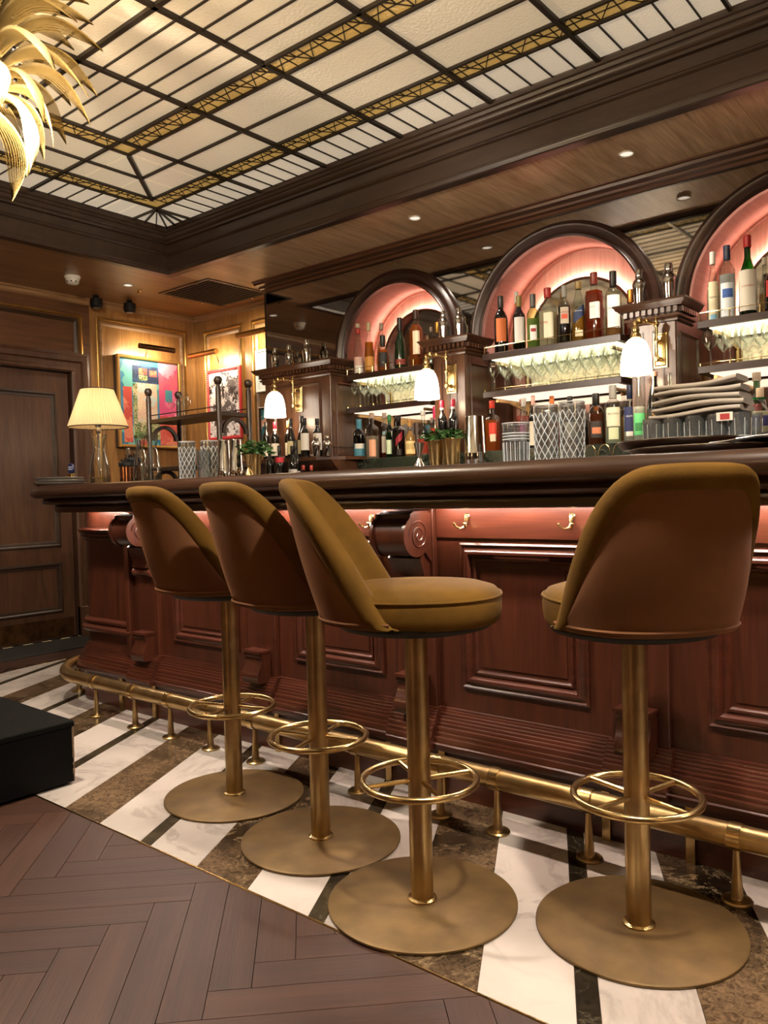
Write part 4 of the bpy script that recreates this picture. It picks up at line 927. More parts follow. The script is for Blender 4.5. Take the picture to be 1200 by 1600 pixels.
B(-2.603,3.79,ZL,.305,.031,'wine','dark wine bottle with a red cap in front of the pillar, nearer the steel tin','dark',cap='b8203c',caph=.14,neck=('d8d0c4',.82,.86),group='red-capped wine bottles by the pillar',name='wine_bottle')
# bottle step, middle arch
B(-2.455,3.97,ZL,.296,.036,'square','orange liqueur bottle with a red cap beside the big steel tin','clear','d8732c',.62,cap='d8402c',caph=.15,lab='d8402c',labz=(.28,.56),labw=.6,lab2=('e8d8b8',.2,.34),group=G5)
B(-2.357,4.15,ZL,.337,.045,'flask','pink gin bottle behind the low crystal mixing glass','clear','e0786c',.62,cap='e8b0a0',caph=.18,lab='c84878',labz=(.2,.42),labw=.6,group=G5)
B(-2.265,4.0,ZL,.295,.030,'tall','clear slim bottle with a magenta label behind the low mixing glass','clear','ece8e0',.4,cap='c8c4bc',caph=.16,lab='c84c84',labz=(.30,.50),labw=.9,lab2=('e8e0d4',.2,.3),group=G5)
B(-2.205,4.0,ZL,.303,.026,'round','dark bottle with a white label and pink cap beside the crystal tumblers','dark',cap='e0b0a0',caph=.18,lab='dccfb8',labz=(.08,.52),labw=1.0,group=G5)
B(-2.120,4.06,ZL,.297,.030,'round','clear bottle with an orange cap behind the crystal mixing glass','clear','e8a878',.5,cap='e08448',caph=.16,group=G5)
B(-2.01,4.06,ZL,.285,.034,'round','clear bottle with a black cap between the two crystal mixing glasses','clear','d8c8a8',.5,cap='141210',caph=.14,lab='e4dccb',labz=(.2,.5),group=G5)
B(-1.817,3.97,ZL,.274,.042,'round','spiced rum bottle with a black cap and dark picture label','clear','7c3a1c',.62,cap='151210',caph=.24,lab='2a201c',labz=(.14,.46),labw=.8,lab2=('c87a54',.22,.34),group=G5)
B(-1.723,3.97,ZL,.306,.043,'round','clear white rum bottle with a cream label and round red emblem','clear','d8dcc8',.6,cap='a8a49c',caph=.22,lab='e6dfc6',labz=(.30,.62),labw=.85,text='BACARDI',tcol='2a2420',tsize=.014,lab2=('cfd8b4',.08,.28),group=G5)
B(-1.741,4.15,ZL,.307,.030,'round','corked bottle behind the white rum','clear','d89a54',.5,cap='b88452',caph=.12,group=G5)
B(-1.631,3.97,ZL,.298,.036,'slope','clear bottle with a round-topped navy label','clear','e4e0d8',.5,cap='1a2444',caph=.24,lab='1c2858',labz=(.20,.62),labw=.95,text='ALUNA',tcol='d8dcec',tsize=.014,lab2=('e8e4dc',.12,.2),group=G5)
B(-1.671,4.12,ZL,.338,.030,'round','red liquid bottle with a navy cap behind the navy-labelled one','clear','8c1c14',.62,cap='20263c',caph=.2,group=G5)
B(-1.512,3.79,ZL,.328,.030,'tall','tall clear bottle with a green picture label','clear','e0e4dc',.5,cap='5a5852',caph=.08,lab='5cc07c',labz=(.08,.40),labw=1.0,lab2=('2f7a48',.14,.26),group=G5)
B(-1.436,3.79,ZL,.326,.036,'slope','black bottle with a gold tentacle print and cork stopper','dark',cap='c08a74',caph=.07,lab='1a1712',labz=(.1,.45),text='S',tcol='b8954c',tsize=.07,group=G5)
B(-1.362,3.79,ZL,.314,.028,'tall','clear swing-top water bottle beside the black tentacle bottle','clear','dfe2dc',.3,cap=None,group=G5)
# bottle step, cut-off arch
B(-1.291,4.1,ZL,.323,.044,'square','broad orange bottle with a wooden stopper behind the napkins','clear','d8752c',.62,cap='c09a64',caph=.22,group=G6)
B(-1.175,4.15,ZL,.290,.024,'round','slim bottle with a tall white cap behind the napkins','clear','e8e0d0',.5,cap='eee9df',caph=.24,group=G6)
B(-1.057,4.1,ZL,.311,.046,'flask','fat green gin bottle with a red seal','green','2f9a4a',.6,cap='c8bfa8',caph=.14,lab='8c2030',labz=(.38,.50),labw=.45,lab2=('cfc9a8',.1,.3),group=G6)
B(-1.000,3.93,ZL,.214,.040,'flask','short clear gin bottle with a purple label at the picture edge','clear','e8e2c8',.5,cap='d8c0a0',caph=.2,lab='34306c',labz=(.18,.40),labw=.9,group=G6)
B(-1.075,3.97,ZL,.190,.024,'wine','small green bottle between the napkins and the short gin bottle','green','2f9a4a',.6,cap='2f7a38',caph=.14,lab='d8dcb8',labz=(.08,.36),group=G6)
# wine on the ledge in front of the wide pillar
ZW = 1.284; GW = 'wine bottles on the ledge by the wide pillar'
def wine(x, y, H, R, label, cap, lab, shape='wine', z=ZW, labz=(.12,.44), neck=None, g=GW):
    return B(x, y, z, H, R, shape, label, 'dark', cap=cap, caph=.17, lab=lab, labz=labz, labw=1.1, neck=neck, group=g, name='wine_bottle')
wine(-4.107,3.72,.267,.026,'black-capped wine bottle at the open end of the ledge','171310','d8d2c6')
wine(-4.020,3.72,.260,.029,'red-capped wine bottle with a white neck band on the ledge','a81c2c','dcd4c4',neck=('d8d0c4',.76,.82))
wine(-3.950,3.78,.267,.028,'wine bottle with a bare cork in the row on the ledge','b08a58','cfc4b0')
wine(-3.843,3.70,.269,.027,'slim dark burgundy bottle with yellow label and white neck ring','171310','d8cf9c','burg',neck=('dcd8d0',.72,.78))
wine(-3.801,3.76,.287,.031,'tallest burgundy bottle of the ledge with white neck ring','171310','c9bf94','burg',neck=('dcd8d0',.70,.76))
wine(-3.715,3.70,.262,.030,'wine bottle with a large square white label, next to the burgundies','191513','e2dcd2',labz=(.20,.62))
wine(-3.640,3.74,.256,.031,'wine bottle with a white neck ring behind the two small shakers','191513','dcd6cc',neck=('dcd8d0',.70,.76),labz=(.20,.62))
GV = 'bottles on the low counter behind the bar'
wine(-3.729,3.40,.314,.026,'small brown bottle low behind the mint, under the wine ledge','3a2418','6a5238',z=1.046,g=GV)
wine(-3.660,3.42,.310,.027,'low front bottle with a red label on its neck','171310','c8303c',z=1.046,labz=(.66,.76),g=GV)
wine(-3.600,3.50,.340,.028,'low front bottle with a pale foil collar','171310','d8d0c4',z=1.046,g=GV)
wine(-3.524,3.40,.300,.029,'low front bottle with a crest on its white label','171310','e0dacf',z=1.046,labz=(.16,.52),g=GV)
wine(-3.435,3.40,.178,.022,'small bottle showing only its red cap, nearer the wine','b8443c',None,z=1.046,g=GV)
wine(-3.367,3.40,.175,.022,'small bottle showing only its red cap, farther from the wine','b8443c',None,z=1.046,g=GV)

# ---------------------------------------------------------------- wine glasses on the lower shelves
wg_prof = [(.030,.0),(.0305,.002),(.008,.006),(.0038,.012),(.0033,.06),(.0042,.078),(.012,.086),(.027,.104),(.0355,.126),(.0375,.145),(.035,.166),(.030,.180),(.0292,.180),(.034,.165),(.0362,.145),(.034,.127),(.025,.106),(.010,.090),(0,.086)]
wg = MB().lathe(wg_prof, 22, caps=False); wg_first = None
def wine_glass(x, y, z, s, label, group):
    global wg_first
    if wg_first is None: o = wg.build('wine_glass', M_GLASSW, None); wg_first = o.data
    else: o = bpy.data.objects.new('wine_glass', wg_first); COL.objects.link(o)
    o.location = (x, y, z); o.scale = (s, s, s); o.rotation_euler = (0, 0, random.random()*6); tag(o, label, 'wine glass', group); return o
for ai, (lab_, grp, sc_, cnt) in enumerate((('clear stemmed wine glass in the rows on the small arch shelf', 'wine glasses in the small arch', .98, 9), ('clear stemmed wine glass in the packed rows on the middle arch shelf', 'wine glasses in the middle arch', .98, 11), ('clear stemmed wine glass in the rows on the cut-off arch shelf', 'wine glasses in the cut-off arch', .98, 9))):
    x0, x1 = NICHE[ai]
    for r, y in enumerate((3.985, 4.075, 4.165)):
        if ai == 0 and r == 2: continue
        if ai == 2 and r == 2: continue
        for i in range(cnt):
            wine_glass(x0+.125+(x1-x0-.25)*(i+(.0 if r % 2 == 0 else .5)*.8)/(cnt-.5)+random.uniform(-.004,.004), y, 1.6105, sc_, lab_, grp)

# ---------------------------------------------------------------- cocktail shakers
def shaker(x, y, z, H, R, label, group, mat=None):
    t = thing('cocktail_shaker', label, 'shaker', (x, y, z), random.random()*6, group); mt = mat or M_CHROME
    MB().lathe([(R*.72,0),(R*.78,.002),(R*.98,H*.50),(R,H*.56),(R*.985,H*.60)], 24).build('cup', mt, t)
    MB().lathe([(R*.99,H*.595),(R*1.02,H*.60),(R*1.0,H*.65),(R*.90,H*.70),(R*.62,H*.76),(R*.52,H*.78)], 24).build('strainer_top', mt, t)
    MB().lathe([(R*.54,H*.765),(R*.57,H*.775),(R*.55,H*.96),(R*.5,H*.99),(R*.3,H),(0,H)], 20).build('cap', mt, t)
    return t
GS = 'steel cocktail shakers on the pillar caps'
shaker(-4.275,3.98,ZCAP,.178,.027,'steel shaker at the open end of the wide pillar cap',GS); shaker(-4.163,4.01,ZCAP,.187,.029,'middle steel shaker of the three on the wide pillar cap',GS)
shaker(-3.975,4.0,ZCAP,.198,.031,'tallest steel shaker on the wide pillar cap, nearest the small arch',GS)
shaker(-2.790,3.98,ZCAP,.198,.031,'steel shaker on the narrow cap between the arches, nearer the decanter',GS); shaker(-2.690,4.0,ZCAP,.205,.030,'steel shaker on the narrow cap between the arches, nearer the middle arch',GS)
shaker(-1.580,3.99,ZCAP,.210,.033,'steel shaker beside the copper decanter, above the opal sconce',GS); shaker(-1.431,3.995,ZCAP,.212,.037,'big steel shaker next to the cut-off arch moulding',GS)
shaker(-3.536,3.62,ZW,.131,.028,'small steel shaker on the wine ledge, nearer the wine','small shakers on the wine ledge'); shaker(-3.462,3.64,ZW,.128,.026,'small steel shaker on the wine ledge, nearer its rounded end','small shakers on the wine ledge')

# ---------------------------------------------------------------- ware on the bar top
ZB = 1.1247
def carafe(x, y, H, R, label, name='glass_carafe', lampbase=False):
    t = thing(name, label, 'carafe', (x, y, ZB), 0, 'glass carafes on the bar')
    pr = [(0,.002),(R*.98,.0),(R,.006),(R*1.0,H*.16),(R*.93,H*.35),(R*.72,H*.55),(R*.50,H*.70),(R*.47,H*.73),(R*.55,H*.82),(R*.74,H)]
    MB().lathe(pr, 28, caps=False).build('glass_body', M_GLASS, t)
    MB().tube([(R*.74*math.cos(2*PI*i/28), R*.74*math.sin(2*PI*i/28), H) for i in range(28)], .0022, 6, closed=True).build('rim', M_GLASSW, t)
    MB().lathe([(R*.94,.006),(R*.955,H*.15),(0,H*.15)], 24).build('water', thin_glass('water_'+str(len(MATS)), 'eef2f2', 'c4cccc', .3), t)
    return t
carafe(-3.649,2.42,.25,.041,'hourglass-necked glass carafe nearer the table lamp'); carafe(-3.512,2.40,.245,.044,'hourglass-necked glass carafe nearer the wooden rack')
# table lamp
lamp = thing('table_lamp', 'small table lamp with a pleated cream shade on a glass carafe base', 'lamp', (-4.045, 2.42, ZB))
R, H = .058, .285
MB().lathe([(0,.002),(R*.98,0),(R,.006),(R*1.0,H*.16),(R*.92,H*.36),(R*.70,H*.56),(R*.50,H*.70),(R*.47,H*.73),(R*.55,H*.82),(R*.76,H)], 30, caps=False).build('carafe_base', M_GLASS, lamp)
MB().tube([(R*.76*math.cos(2*PI*i/28), R*.76*math.sin(2*PI*i/28), H) for i in range(28)], .0025, 6, closed=True).build('base_rim', M_GLASSW, lamp)
MB().lathe([(R*.94,.006),(R*.955,H*.16),(0,H*.16)], 24).build('water', thin_glass('lamp_water', 'eef2f2', 'c4cccc', .3), lamp)
MB().lathe([(.005,.06),(.005,.36)], 10).build('stem', M_STEEL, lamp); MB().lathe([(.011,.29),(.013,.30),(.010,.325),(.016,.332),(.018,.340),(.014,.348),(.006,.35)], 16).build('socket', M_STEEL, lamp)
m_sh, nt, out = new_mat('pleated_cream_fabric'); tl = nd(nt, 'ShaderNodeBsdfTranslucent'); tl.inputs[0].default_value = lin('efd6a8'); df = nd(nt, 'ShaderNodeBsdfDiffuse'); df.inputs[0].default_value = lin('e8d0a4')
mxs = nd(nt, 'ShaderNodeMixShader'); mxs.inputs[0].default_value = .45; nt.links.new(tl.outputs[0], mxs.inputs[1]); nt.links.new(df.outputs[0], mxs.inputs[2]); nt.links.new(mxs.outputs[0], out.inputs[0])
NP = 120; rows = []
for z, r in ((.325, .159), (.43, .122), (.535, .085)):
    rows.append([((r+(.0032 if i % 2 else -.0022))*math.cos(2*PI*i/NP), (r+(.0032 if i % 2 else -.0022))*math.sin(2*PI*i/NP), z) for i in range(NP)])
MB().grid(rows, cv=True).build('lamp_shade', m_sh, lamp, smooth=False)
for z, r in ((.3255, .160), (.5345, .0865)):
    MB().tube([(r*math.cos(2*PI*i/60), r*math.sin(2*PI*i/60), z) for i in range(60)], .0032, 6, closed=True).build('shade_trim', plain('dark_ribbon_%d' % int(z*1000), '3a2a18', .8), lamp)
MB().lathe([(.004,.35),(.026,.375),(.03,.40),(.022,.425),(0,.435)], 16).build('bulb', emitter('warm_bulb', 'ffd9a0', 9), lamp)
point_light('table_lamp_bulb', (-4.045, 2.42, ZB+.40), LAMP_W, (1, .82, .60), .035)
# metal trays
M_TRAY = plain('satin_steel', 'd0ccc4', .32, .9)
for i, (dx, dz, w_) in enumerate(((0, 0, .135), (.004, .014, .13), (-.003, .028, .128))):
    t = MB().lathe([(w_*.80,.0),(w_*.84,.001),(w_*.97,.012),(w_,.0165),(w_*.985,.0175),(w_*.95,.0135),(w_*.8,.003),(0,.003)], 40)
    o = t.build('metal_tray', M_TRAY, None, loc=(-4.035+dx, 2.18, ZB+dz)); tag(o, ('bottom', 'middle', 'top')[i]+' silver round tray of the stack at the far end of the bar', 'tray', 'stacked silver trays')
# beer tap badge
tap = thing('beer_tap', 'short brass beer tap with a round navy badge behind the silver trays', 'beer tap', (-4.205, 2.34, ZB))
MB().bbox(-.022, .022, -.012, .012, 0, .075, b=.003).build('column', M_BRASS, tap, smooth=False)
bdg = MB().lathe([(0,-.006),(.027,-.006),(.029,-.003),(.029,.004),(0,.004)], 28, (0,0,.103), axis='Y').build('badge', solid('1c2448', .3), tap)
for zz in (.110, .098): MB().box(-.017, .017, -.0072, -.006, zz-.0022, zz+.0022).build('badge_print', solid('c8ccd8'), bdg, smooth=False)
# copper dispensers with black straw tops
def dispenser(x, y, H, R, label, glass_top):
    t = thing('straw_holder', label, 'holder', (x, y, ZB), 0, 'copper straw holders')
    MB().lathe([(R*.9,0),(R,.004),(R,H*.72),(R*1.03,H*.73),(R*1.03,H*.76),(R*.98,H*.77)], 24).build('copper_cup', M_COPPER, t)
    MB().lathe([(R*1.02,H*.77),(R*1.1,H*.80),(R*1.1,H*.93),(R*1.02,H*.96),(0,H*.96)], 24).build('black_collar', M_BLKPL, t)
    st = MB()
    for i in range(26):
        a = random.random()*6.28; r = R*.85*math.sqrt(random.random()); st.tube([(r*math.cos(a), r*math.sin(a), H*.9), (r*1.1*math.cos(a), r*1.1*math.sin(a), H*(1.0+.1*random.random()))], .0022, 5)
    st.build('straws', M_BLKPL, t)
    if glass_top: MB().lathe([(R*.7,H),(R*.78,H+.002),(R*.82,H+.05)], 20, caps=False).build('glass_top', M_GLASS, t)
    return t
dispenser(-3.935, 2.56, .16, .042, 'taller copper straw holder right behind the lamp carafe', True); dispenser(-3.79, 2.44, .125, .048, 'shorter copper straw holder between the lamp and the carafes', False)
B(-4.02,2.66,ZB,.26,.024,'tall','small clear bitters bottle with a black spout behind the lamp','clear','e0d8c8',.5,cap='151210',caph=.2,name='bitters_bottle')
# cut-crystal mixing glasses
def crystal(x, y, H, R, label, n=11, zig=True, plain_rim=.1):
    t = thing('mixing_glass', label, 'mixing glass', (x, y, ZB), random.random(), 'crystal mixing glasses on the bar')
    MB().lathe([(0,.008),(R*.88,.004),(R*.9,0),(R*.92,.004),(R,H),(R*.95,H),(R*.86,.018),(0,.018)], 30, caps=False).build('glass_body', M_CRYSTAL, t)
    lat = MB()
    if zig:
        for k in range(n):
            for s_ in (1, -1):
                pts = []
                for i in range(15):
                    f = i/14; a = 2*PI*k/n+s_*f*2*PI*.36; r = R*(.92+.08*f)*1.004; pts.append((r*math.cos(a), r*math.sin(a), H*(.03+f*(.97-plain_rim-.03))))
                lat.tube(pts, .0011, 4, caps=False)
    else:
        for k in range(3): lat.tube([(R*(.975+.01*k)*math.cos(2*PI*i/30), R*(.975+.01*k)*math.sin(2*PI*i/30), H*(.62+.07*k)) for i in range(30)], .0016, 5, closed=True)
        for k in range(18): a = 2*PI*k/18; lat.tube([(R*.93*math.cos(a), R*.93*math.sin(a), H*.05), (R*.97*math.cos(a), R*.97*math.sin(a), H*.55)], .0012, 4)
    lat.tube([(R*math.cos(2*PI*i/30), R*math.sin(2*PI*i/30), H) for i in range(30)], .0016, 5, closed=True)
    lat.build('cut_pattern', M_CUT, t); return t
crystal(-3.250,2.42,.195,.041,'diamond-cut crystal mixing glass beside the carafes'); crystal(-3.150,2.48,.195,.044,'diamond-cut crystal mixing glass half behind the plain tumbler')
crystal(-1.403,2.42,.145,.047,'low ribbed crystal mixing glass beside the big steel tin', zig=False)
crystal(-1.287,2.42,.195,.0415,'tall diamond-cut mixing glass next to the low ribbed one'); crystal(-1.182,2.40,.196,.0415,'tall diamond-cut mixing glass nearer the napkins')
tb = MB().lathe([(0,.01),(.028,.006),(.029,0),(.030,.004),(.034,.145),(.0325,.145),(.028,.014),(0,.014)], 24, caps=False).build('plain_tumbler', M_CRYSTAL, None, loc=(-3.068, 2.38, ZB)); tag(tb, 'plain glass tumbler between the crystal glasses and the steel tins', 'tumbler')
# steel shaker tins (one tin inverted on another)
def tin(x, y, H, R, label, group):
    t = thing('shaker_tin', label, 'shaker tin', (x, y, ZB), 0, group)
    MB().lathe([(R*.98,0),(R,.002),(R*.97,H*.26),(R*.93,H*.27)], 28).build('lower_tin', M_CHROME, t)
    MB().lathe([(R*.96,H*.265),(R*.985,H*.27),(R*.985,H*.285),(R*.93,H*.30),(R*.80,H*.985),(R*.77,H),(0,H*.995)], 28).build('upper_tin', M_CHROME, t)
    return t
tin(-2.969,2.42,.186,.034,'slim steel shaker tin nearer the plain tumbler','slim steel tins on the bar'); tin(-2.884,2.42,.184,.033,'slim steel shaker tin nearer the mint cup','slim steel tins on the bar')
tin(-1.572,2.42,.184,.040,'big steel shaker tin standing beside the brass mint cups',None)
# brass cups with mint, jiggers
def mint_cup(x, y, H, R, spread, label, leafy=1.0):
    t = thing('mint_cup', label, 'cup of herbs', (x, y, ZB), 0, 'brass cups of fresh mint')
    MB().lathe([(R*.66,0),(R*.70,.002),(R*.97,H*.97),(R*1.01,H*.98),(R*1.0,H),(R*.94,H),(R*.9,H*.9),(0,H*.88)], 26).build('brass_cup', M_BRASS_B, t)
    lf = MB()
    for i in range(int(90*leafy)):
        a = random.random()*6.28; el = random.uniform(.15, 1.35); r = spread*random.uniform(.35, 1)
        c = Vector((math.cos(a)*math.cos(el)*r, math.sin(a)*math.cos(el)*r, H*.97+math.sin(el)*r*.75)); s_ = random.uniform(.010, .018)
        d = Vector((math.cos(a+random.uniform(-.8,.8)), math.sin(a+random.uniform(-.8,.8)), random.uniform(-.5,.6))).normalized(); n_ = d.orthogonal().normalized(); n_.rotate(Matrix.Rotation(random.random()*6.28, 3, d)); up = d.cross(n_)
        lf.add([c-d*s_, c+n_*s_*.5+up*.002, c+d*s_, c-n_*s_*.5+up*.002, c-d*s_*.3+up*.004], [(0,1,4),(1,2,4),(2,3,4),(3,0,4)])
    o = lf.build('mint_leaves', M_MINT, t, smooth=False); o['kind'] = 'stuff'
    st = MB()
    for i in range(7): a = i*.9; st.tube([(0,0,H*.8), (spread*.5*math.cos(a), spread*.5*math.sin(a), H*1.2)], .0015, 5)
    st.build('stalks', M_MINT, t); return t
mint_cup(-2.755,2.42,.105,.033,.098,'brass cup of bushy mint beside the slim steel tins', 2.4); mint_cup(-1.741,2.42,.108,.034,.062,'brass cup of broad mint leaves nearer the jigger', 1.3); mint_cup(-1.658,2.40,.110,.037,.052,'brass cup of small-leaved herbs beside the big steel tin', 1.4)
def jigger(x, y, H, R, label, mat):
    o = MB().lathe([(R*.95,0),(R,.001),(R*.85,H*.2),(R*.30,H*.42),(R*.26,H*.45),(R*.32,H*.5),(R*1.0,H),(R*.95,H),(R*.3,H*.52)], 22, caps=False).build('jigger', mat, None, loc=(x, y, ZB)); return tag(o, label, 'jigger', 'hourglass jiggers on the bar')
jigger(-2.705,2.34,.104,.021,'brass hourglass jigger in front of the mint by the steel tins',M_BRASS_B); jigger(-1.822,2.42,.104,.021,'steel hourglass jigger beside the pair of mint cups',M_STEEL)
# wooden two-tier rack
rack = thing('bar_rack', 'dark wooden rack with ball finials and arched ends standing on the bar', 'rack', (0, 0, 0))
RKX, RKY = (-3.825, -3.22), (2.60, 2.80)
for x in RKX:
    for y in RKY:
        p = MB().lathe([(.014, ZB),(.014, 1.600),(.011, 1.606),(.010, 1.614),(.016, 1.618),(.021, 1.632),(.021, 1.642),(.014, 1.655),(0, 1.659)], 16, (x, y, 0)).build('post', W_BLACK, rack)
box_part('upper_shelf', W_BLACK, rack, RKX[0], RKX[1], RKY[0]-.005, RKY[1]+.005, 1.462, 1.482, bev=.003)
box_part('lower_shelf', W_BLACK, rack, RKX[0], RKX[1], RKY[0]-.005, RKY[1]+.005, 1.20, 1.218, bev=.003)
for x in RKX:
    for zb in (1.40, 1.15):
        pts = [(x-.009, (RKY[0]+RKY[1])/2+.085*math.cos(PI*i/16), zb-.03+.085*math.sin(PI*i/16)) for i in range(17)]+[(x-.009, (RKY[0]+RKY[1])/2+.066*math.cos(PI*i/16), zb-.03+.066*math.sin(PI*i/16)) for i in range(16, -1, -1)]
        MB().prism(pts, (.018, 0, 0)).build('arch_brace', W_BLACK, rack, smooth=False)
rr = MB()
for y in RKY: rr.tube([(RKX[0], y, 1.505), (RKX[1], y, 1.505)], .003, 6)
rr.build('rail_wire', W_BLACK, rack)
for i, (x, y, s_) in enumerate(((-3.72,2.68,.62),(-3.655,2.73,.62),(-3.60,2.67,.70),(-3.75,2.76,.6))):
    o = MB().lathe([(.022,0),(.024,.002),(.006,.008),(.0035,.02),(.0035,.09),(.02,.115),(.034,.14),(.033,.17),(.030,.185)], 18, caps=False).build('coupe_glass', M_GLASSW, None, loc=(x, y, 1.4822)); o.scale = (s_, s_, s_)
    tag(o, 'small clear stemmed glass standing on the wooden rack', 'glass', 'small stemmed glasses on the rack')
for i, (x, s_) in enumerate(((-3.50,.03),(-3.40,.03))):
    o = MB().lathe([(0,.004),(s_*.9,0),(s_,.07),(s_*.95,.07),(s_*.85,.008)], 18, caps=False).build('rocks_glass', M_GLASS, None, loc=(x, 2.7, 1.2182)); tag(o, 'clear rocks glass on the lower tier of the wooden rack', 'glass', 'rocks glasses in the rack')
# trays, rocks glasses, napkins and fork at the near end
for i, (x, y, z, r, lab_) in enumerate(((-.74,2.40,0,.235,'large dark wooden tray lying under the glasses'), (-.83,2.44,.0265,.20,'smaller dark wooden tray on top of the large one'))):
    t = thing('wooden_tray', lab_, 'tray', (x, y, ZB+z), 0, 'dark wooden trays')
    MB().lathe([(r*.90,0),(r*.93,.002),(r*.99,.018),(r,.022),(r*.985,.026),(r*.95,.022),(r*.9,.012),(0,.012)], 48).build('dish', W_TOP, t)
    MB().tube([(r*.992*math.cos(2*PI*k/48), r*.992*math.sin(2*PI*k/48), .0245) for k in range(48)], .002, 5, closed=True).build('rim_line', M_STEEL, t)
gx0 = -.905
for i in range(10):
    x = gx0+(i % 5)*.062+(.012 if i > 4 else 0); y = 2.375 if i < 5 else 2.44
    t = thing('rocks_glass', 'cut rocks glass in the row carrying the folded napkins', 'glass', (x, y, ZB+.0267+.0125), 0, 'rocks glasses under the napkins')
    MB().lathe([(0,.012),(.026,.006),(.027,0),(.0285,.004),(.0305,.078),(.0285,.078),(.0265,.016),(0,.016)], 22, caps=False).build('glass_body', M_TUMBLER, t)
    l2 = MB()
    for k in range(7): a = 2*PI*k/7; l2.tube([(.0282*math.cos(a), .0282*math.sin(a), .006), (.0302*math.cos(a), .0302*math.sin(a), .062)], .0008, 4)
    for zz in (.004, .012): l2.tube([(.0288*math.cos(2*PI*k/22), .0288*math.sin(2*PI*k/22), zz) for k in range(22)], .0012, 4, closed=True)
    l2.build('cut_pattern', M_CUT, t)
names = ['bottom', 'second', 'third', 'fourth', 'top']
NZ = ZB+.0267+.0125+.0785
for i in range(5):
    rows = []; th = .0165; z0 = NZ+i*.0185
    W2, D2 = .132-.004*i, .062
    for j in range(13):
        u_ = -1+2*j/12; row = []
        bulge = .006*math.sin(u_*2.2+i)+.004*i*(u_+1)*.6
        for k in range(14):
            a = 2*PI*k/14; ca, sa = math.cos(a), math.sin(a)
            yy = D2*(abs(ca)**.35)*sgn(ca)*(1+.02*math.sin(3*u_+i)); zz = th*.5*(abs(sa)**.6)*sgn(sa)*(1-.25*max(0, -u_)**2)
            row.append((u_*W2+random.uniform(-.0008,.0008), yy, z0+th*.5+zz+bulge))
        rows.append(row)
    m_ = MB().grid(rows, cv=True); n_ = 14; m_.f += [tuple(range(13, -1, -1)), tuple(12*n_+k for k in range(14))]
    o = m_.build('folded_napkin', M_NAPKIN, None, loc=(-.775+.004*(i % 2), 2.405+.003*(i % 3), 0), ang=70); o.rotation_euler = (0, 0, math.radians((-3, 2, -1, 3, 0)[i]))
    tag(o, names[i]+' folded grey napkin of the pile on the rocks glasses', 'napkin', 'folded grey napkins')
sticker = MB().box(-.022, .022, -.0006, 0, -.012, .012).build('paper_tag', solid('e8e0d4', .6), None, smooth=False, loc=(-.690, 2.3435, 1.232)); tag(sticker, 'small white paper tag with a red stamp on a rocks glass', 'tag'); MB().box(-.012, .014, -.0012, -.0006, -.009, .008).build('stamp', solid('a83a3c'), sticker, smooth=False)
fk = thing('fork', 'steel fork lying with its prongs over the tray edge', 'fork', (-.60, 2.20, ZB+.030), math.radians(200))
MB().tube([(-.10,0,.012),(-.03,0,.010),(.02,0,.004)], [.005,.003,.0035], 8).build('handle', M_STEEL, fk)
for k in range(4): MB().tube([(.02,(k-1.5)*.004,.004),(.04,(k-1.5)*.0068,.0),(.085,(k-1.5)*.0068,-.004)], .0019, 6).build('prong', M_STEEL, fk)
rows = []
for j in range(12):
    u_ = j/11; rows.append([(-.64+.34*u_+.0*k, 2.22+.012*k+.05*u_, ZB+.03+(.03*math.sin(PI*(k+.5)/9)+.006*math.sin(9*u_+k))*(1-abs(2*u_-1)**3)) for k in range(10)])
cl = MB().grid(rows).build('black_cloth', plain('black_linen', '12100f', .9, bump=.3, bscale=500), None, ang=80); tag(cl, 'crumpled black cloth at the edge of the tray', 'cloth')
sol = cl.modifiers.new('thickness', 'SOLIDIFY'); sol.thickness = .004
# brass wire stand on the back step, seen between the crystal and the tray
wr = thing('wire_stand', 'low brass wire stand of hoops below the rum bottles', 'wire stand', (-1.66, 3.76, 1.0455))
for k in range(5): MB().tube([(-.17+.075*k+.030*math.cos(PI*i/12), 0, .165+.045*math.sin(PI*i/12)) for i in range(13)], .0022, 6).build('hoop', M_BRASS_B, wr); 
for k in range(6): MB().tube([(-.205+.075*k, 0, 0), (-.205+.075*k, 0, .17)], .0022, 6).build('upright', M_BRASS_B, wr)

# ================================================================ PICTURES, CEILING FITTINGS, CHANDELIER
def abstract(name, cols, scale, seed, rough=.5):
    m, nt, out = new_mat(name); L = nt.links.new; b = nd(nt, 'ShaderNodeBsdfPrincipled'); tc = nd(nt, 'ShaderNodeTexCoord')
    mp = nd(nt, 'ShaderNodeMapping'); mp.inputs['Location'].default_value = (seed, seed*.7, seed*1.3); L(tc.outputs['Object'], mp.inputs[0])
    nz = nd(nt, 'ShaderNodeTexNoise'); nz.inputs['Scale'].default_value = scale*2; L(mp.outputs[0], nz.inputs['Vector'])
    mx = nd(nt, 'ShaderNodeMix', data_type='VECTOR'); mx.inputs[0].default_value = .12; L(mp.outputs[0], mx.inputs[4]); L(nz.outputs['Color'], mx.inputs[5])
    v = nd(nt, 'ShaderNodeTexVoronoi'); v.inputs['Scale'].default_value = scale; L(mx.outputs[1], v.inputs['Vector'])
    r = nd(nt, 'ShaderNodeValToRGB'); r.color_ramp.interpolation = 'CONSTANT'; e = r.color_ramp.elements
    while len(e) < len(cols): e.new(.5)
    for i, (el, c) in enumerate(zip(e, cols)): el.position = i/len(cols); el.color = lin(c)
    sp_ = nd(nt, 'ShaderNodeSeparateColor'); L(v.outputs['Color'], sp_.inputs[0]); L(sp_.outputs[0], r.inputs[0]); L(r.outputs[0], b.inputs['Base Color']); b.inputs['Roughness'].default_value = rough
    L(b.outputs[0], out.inputs[0]); return m
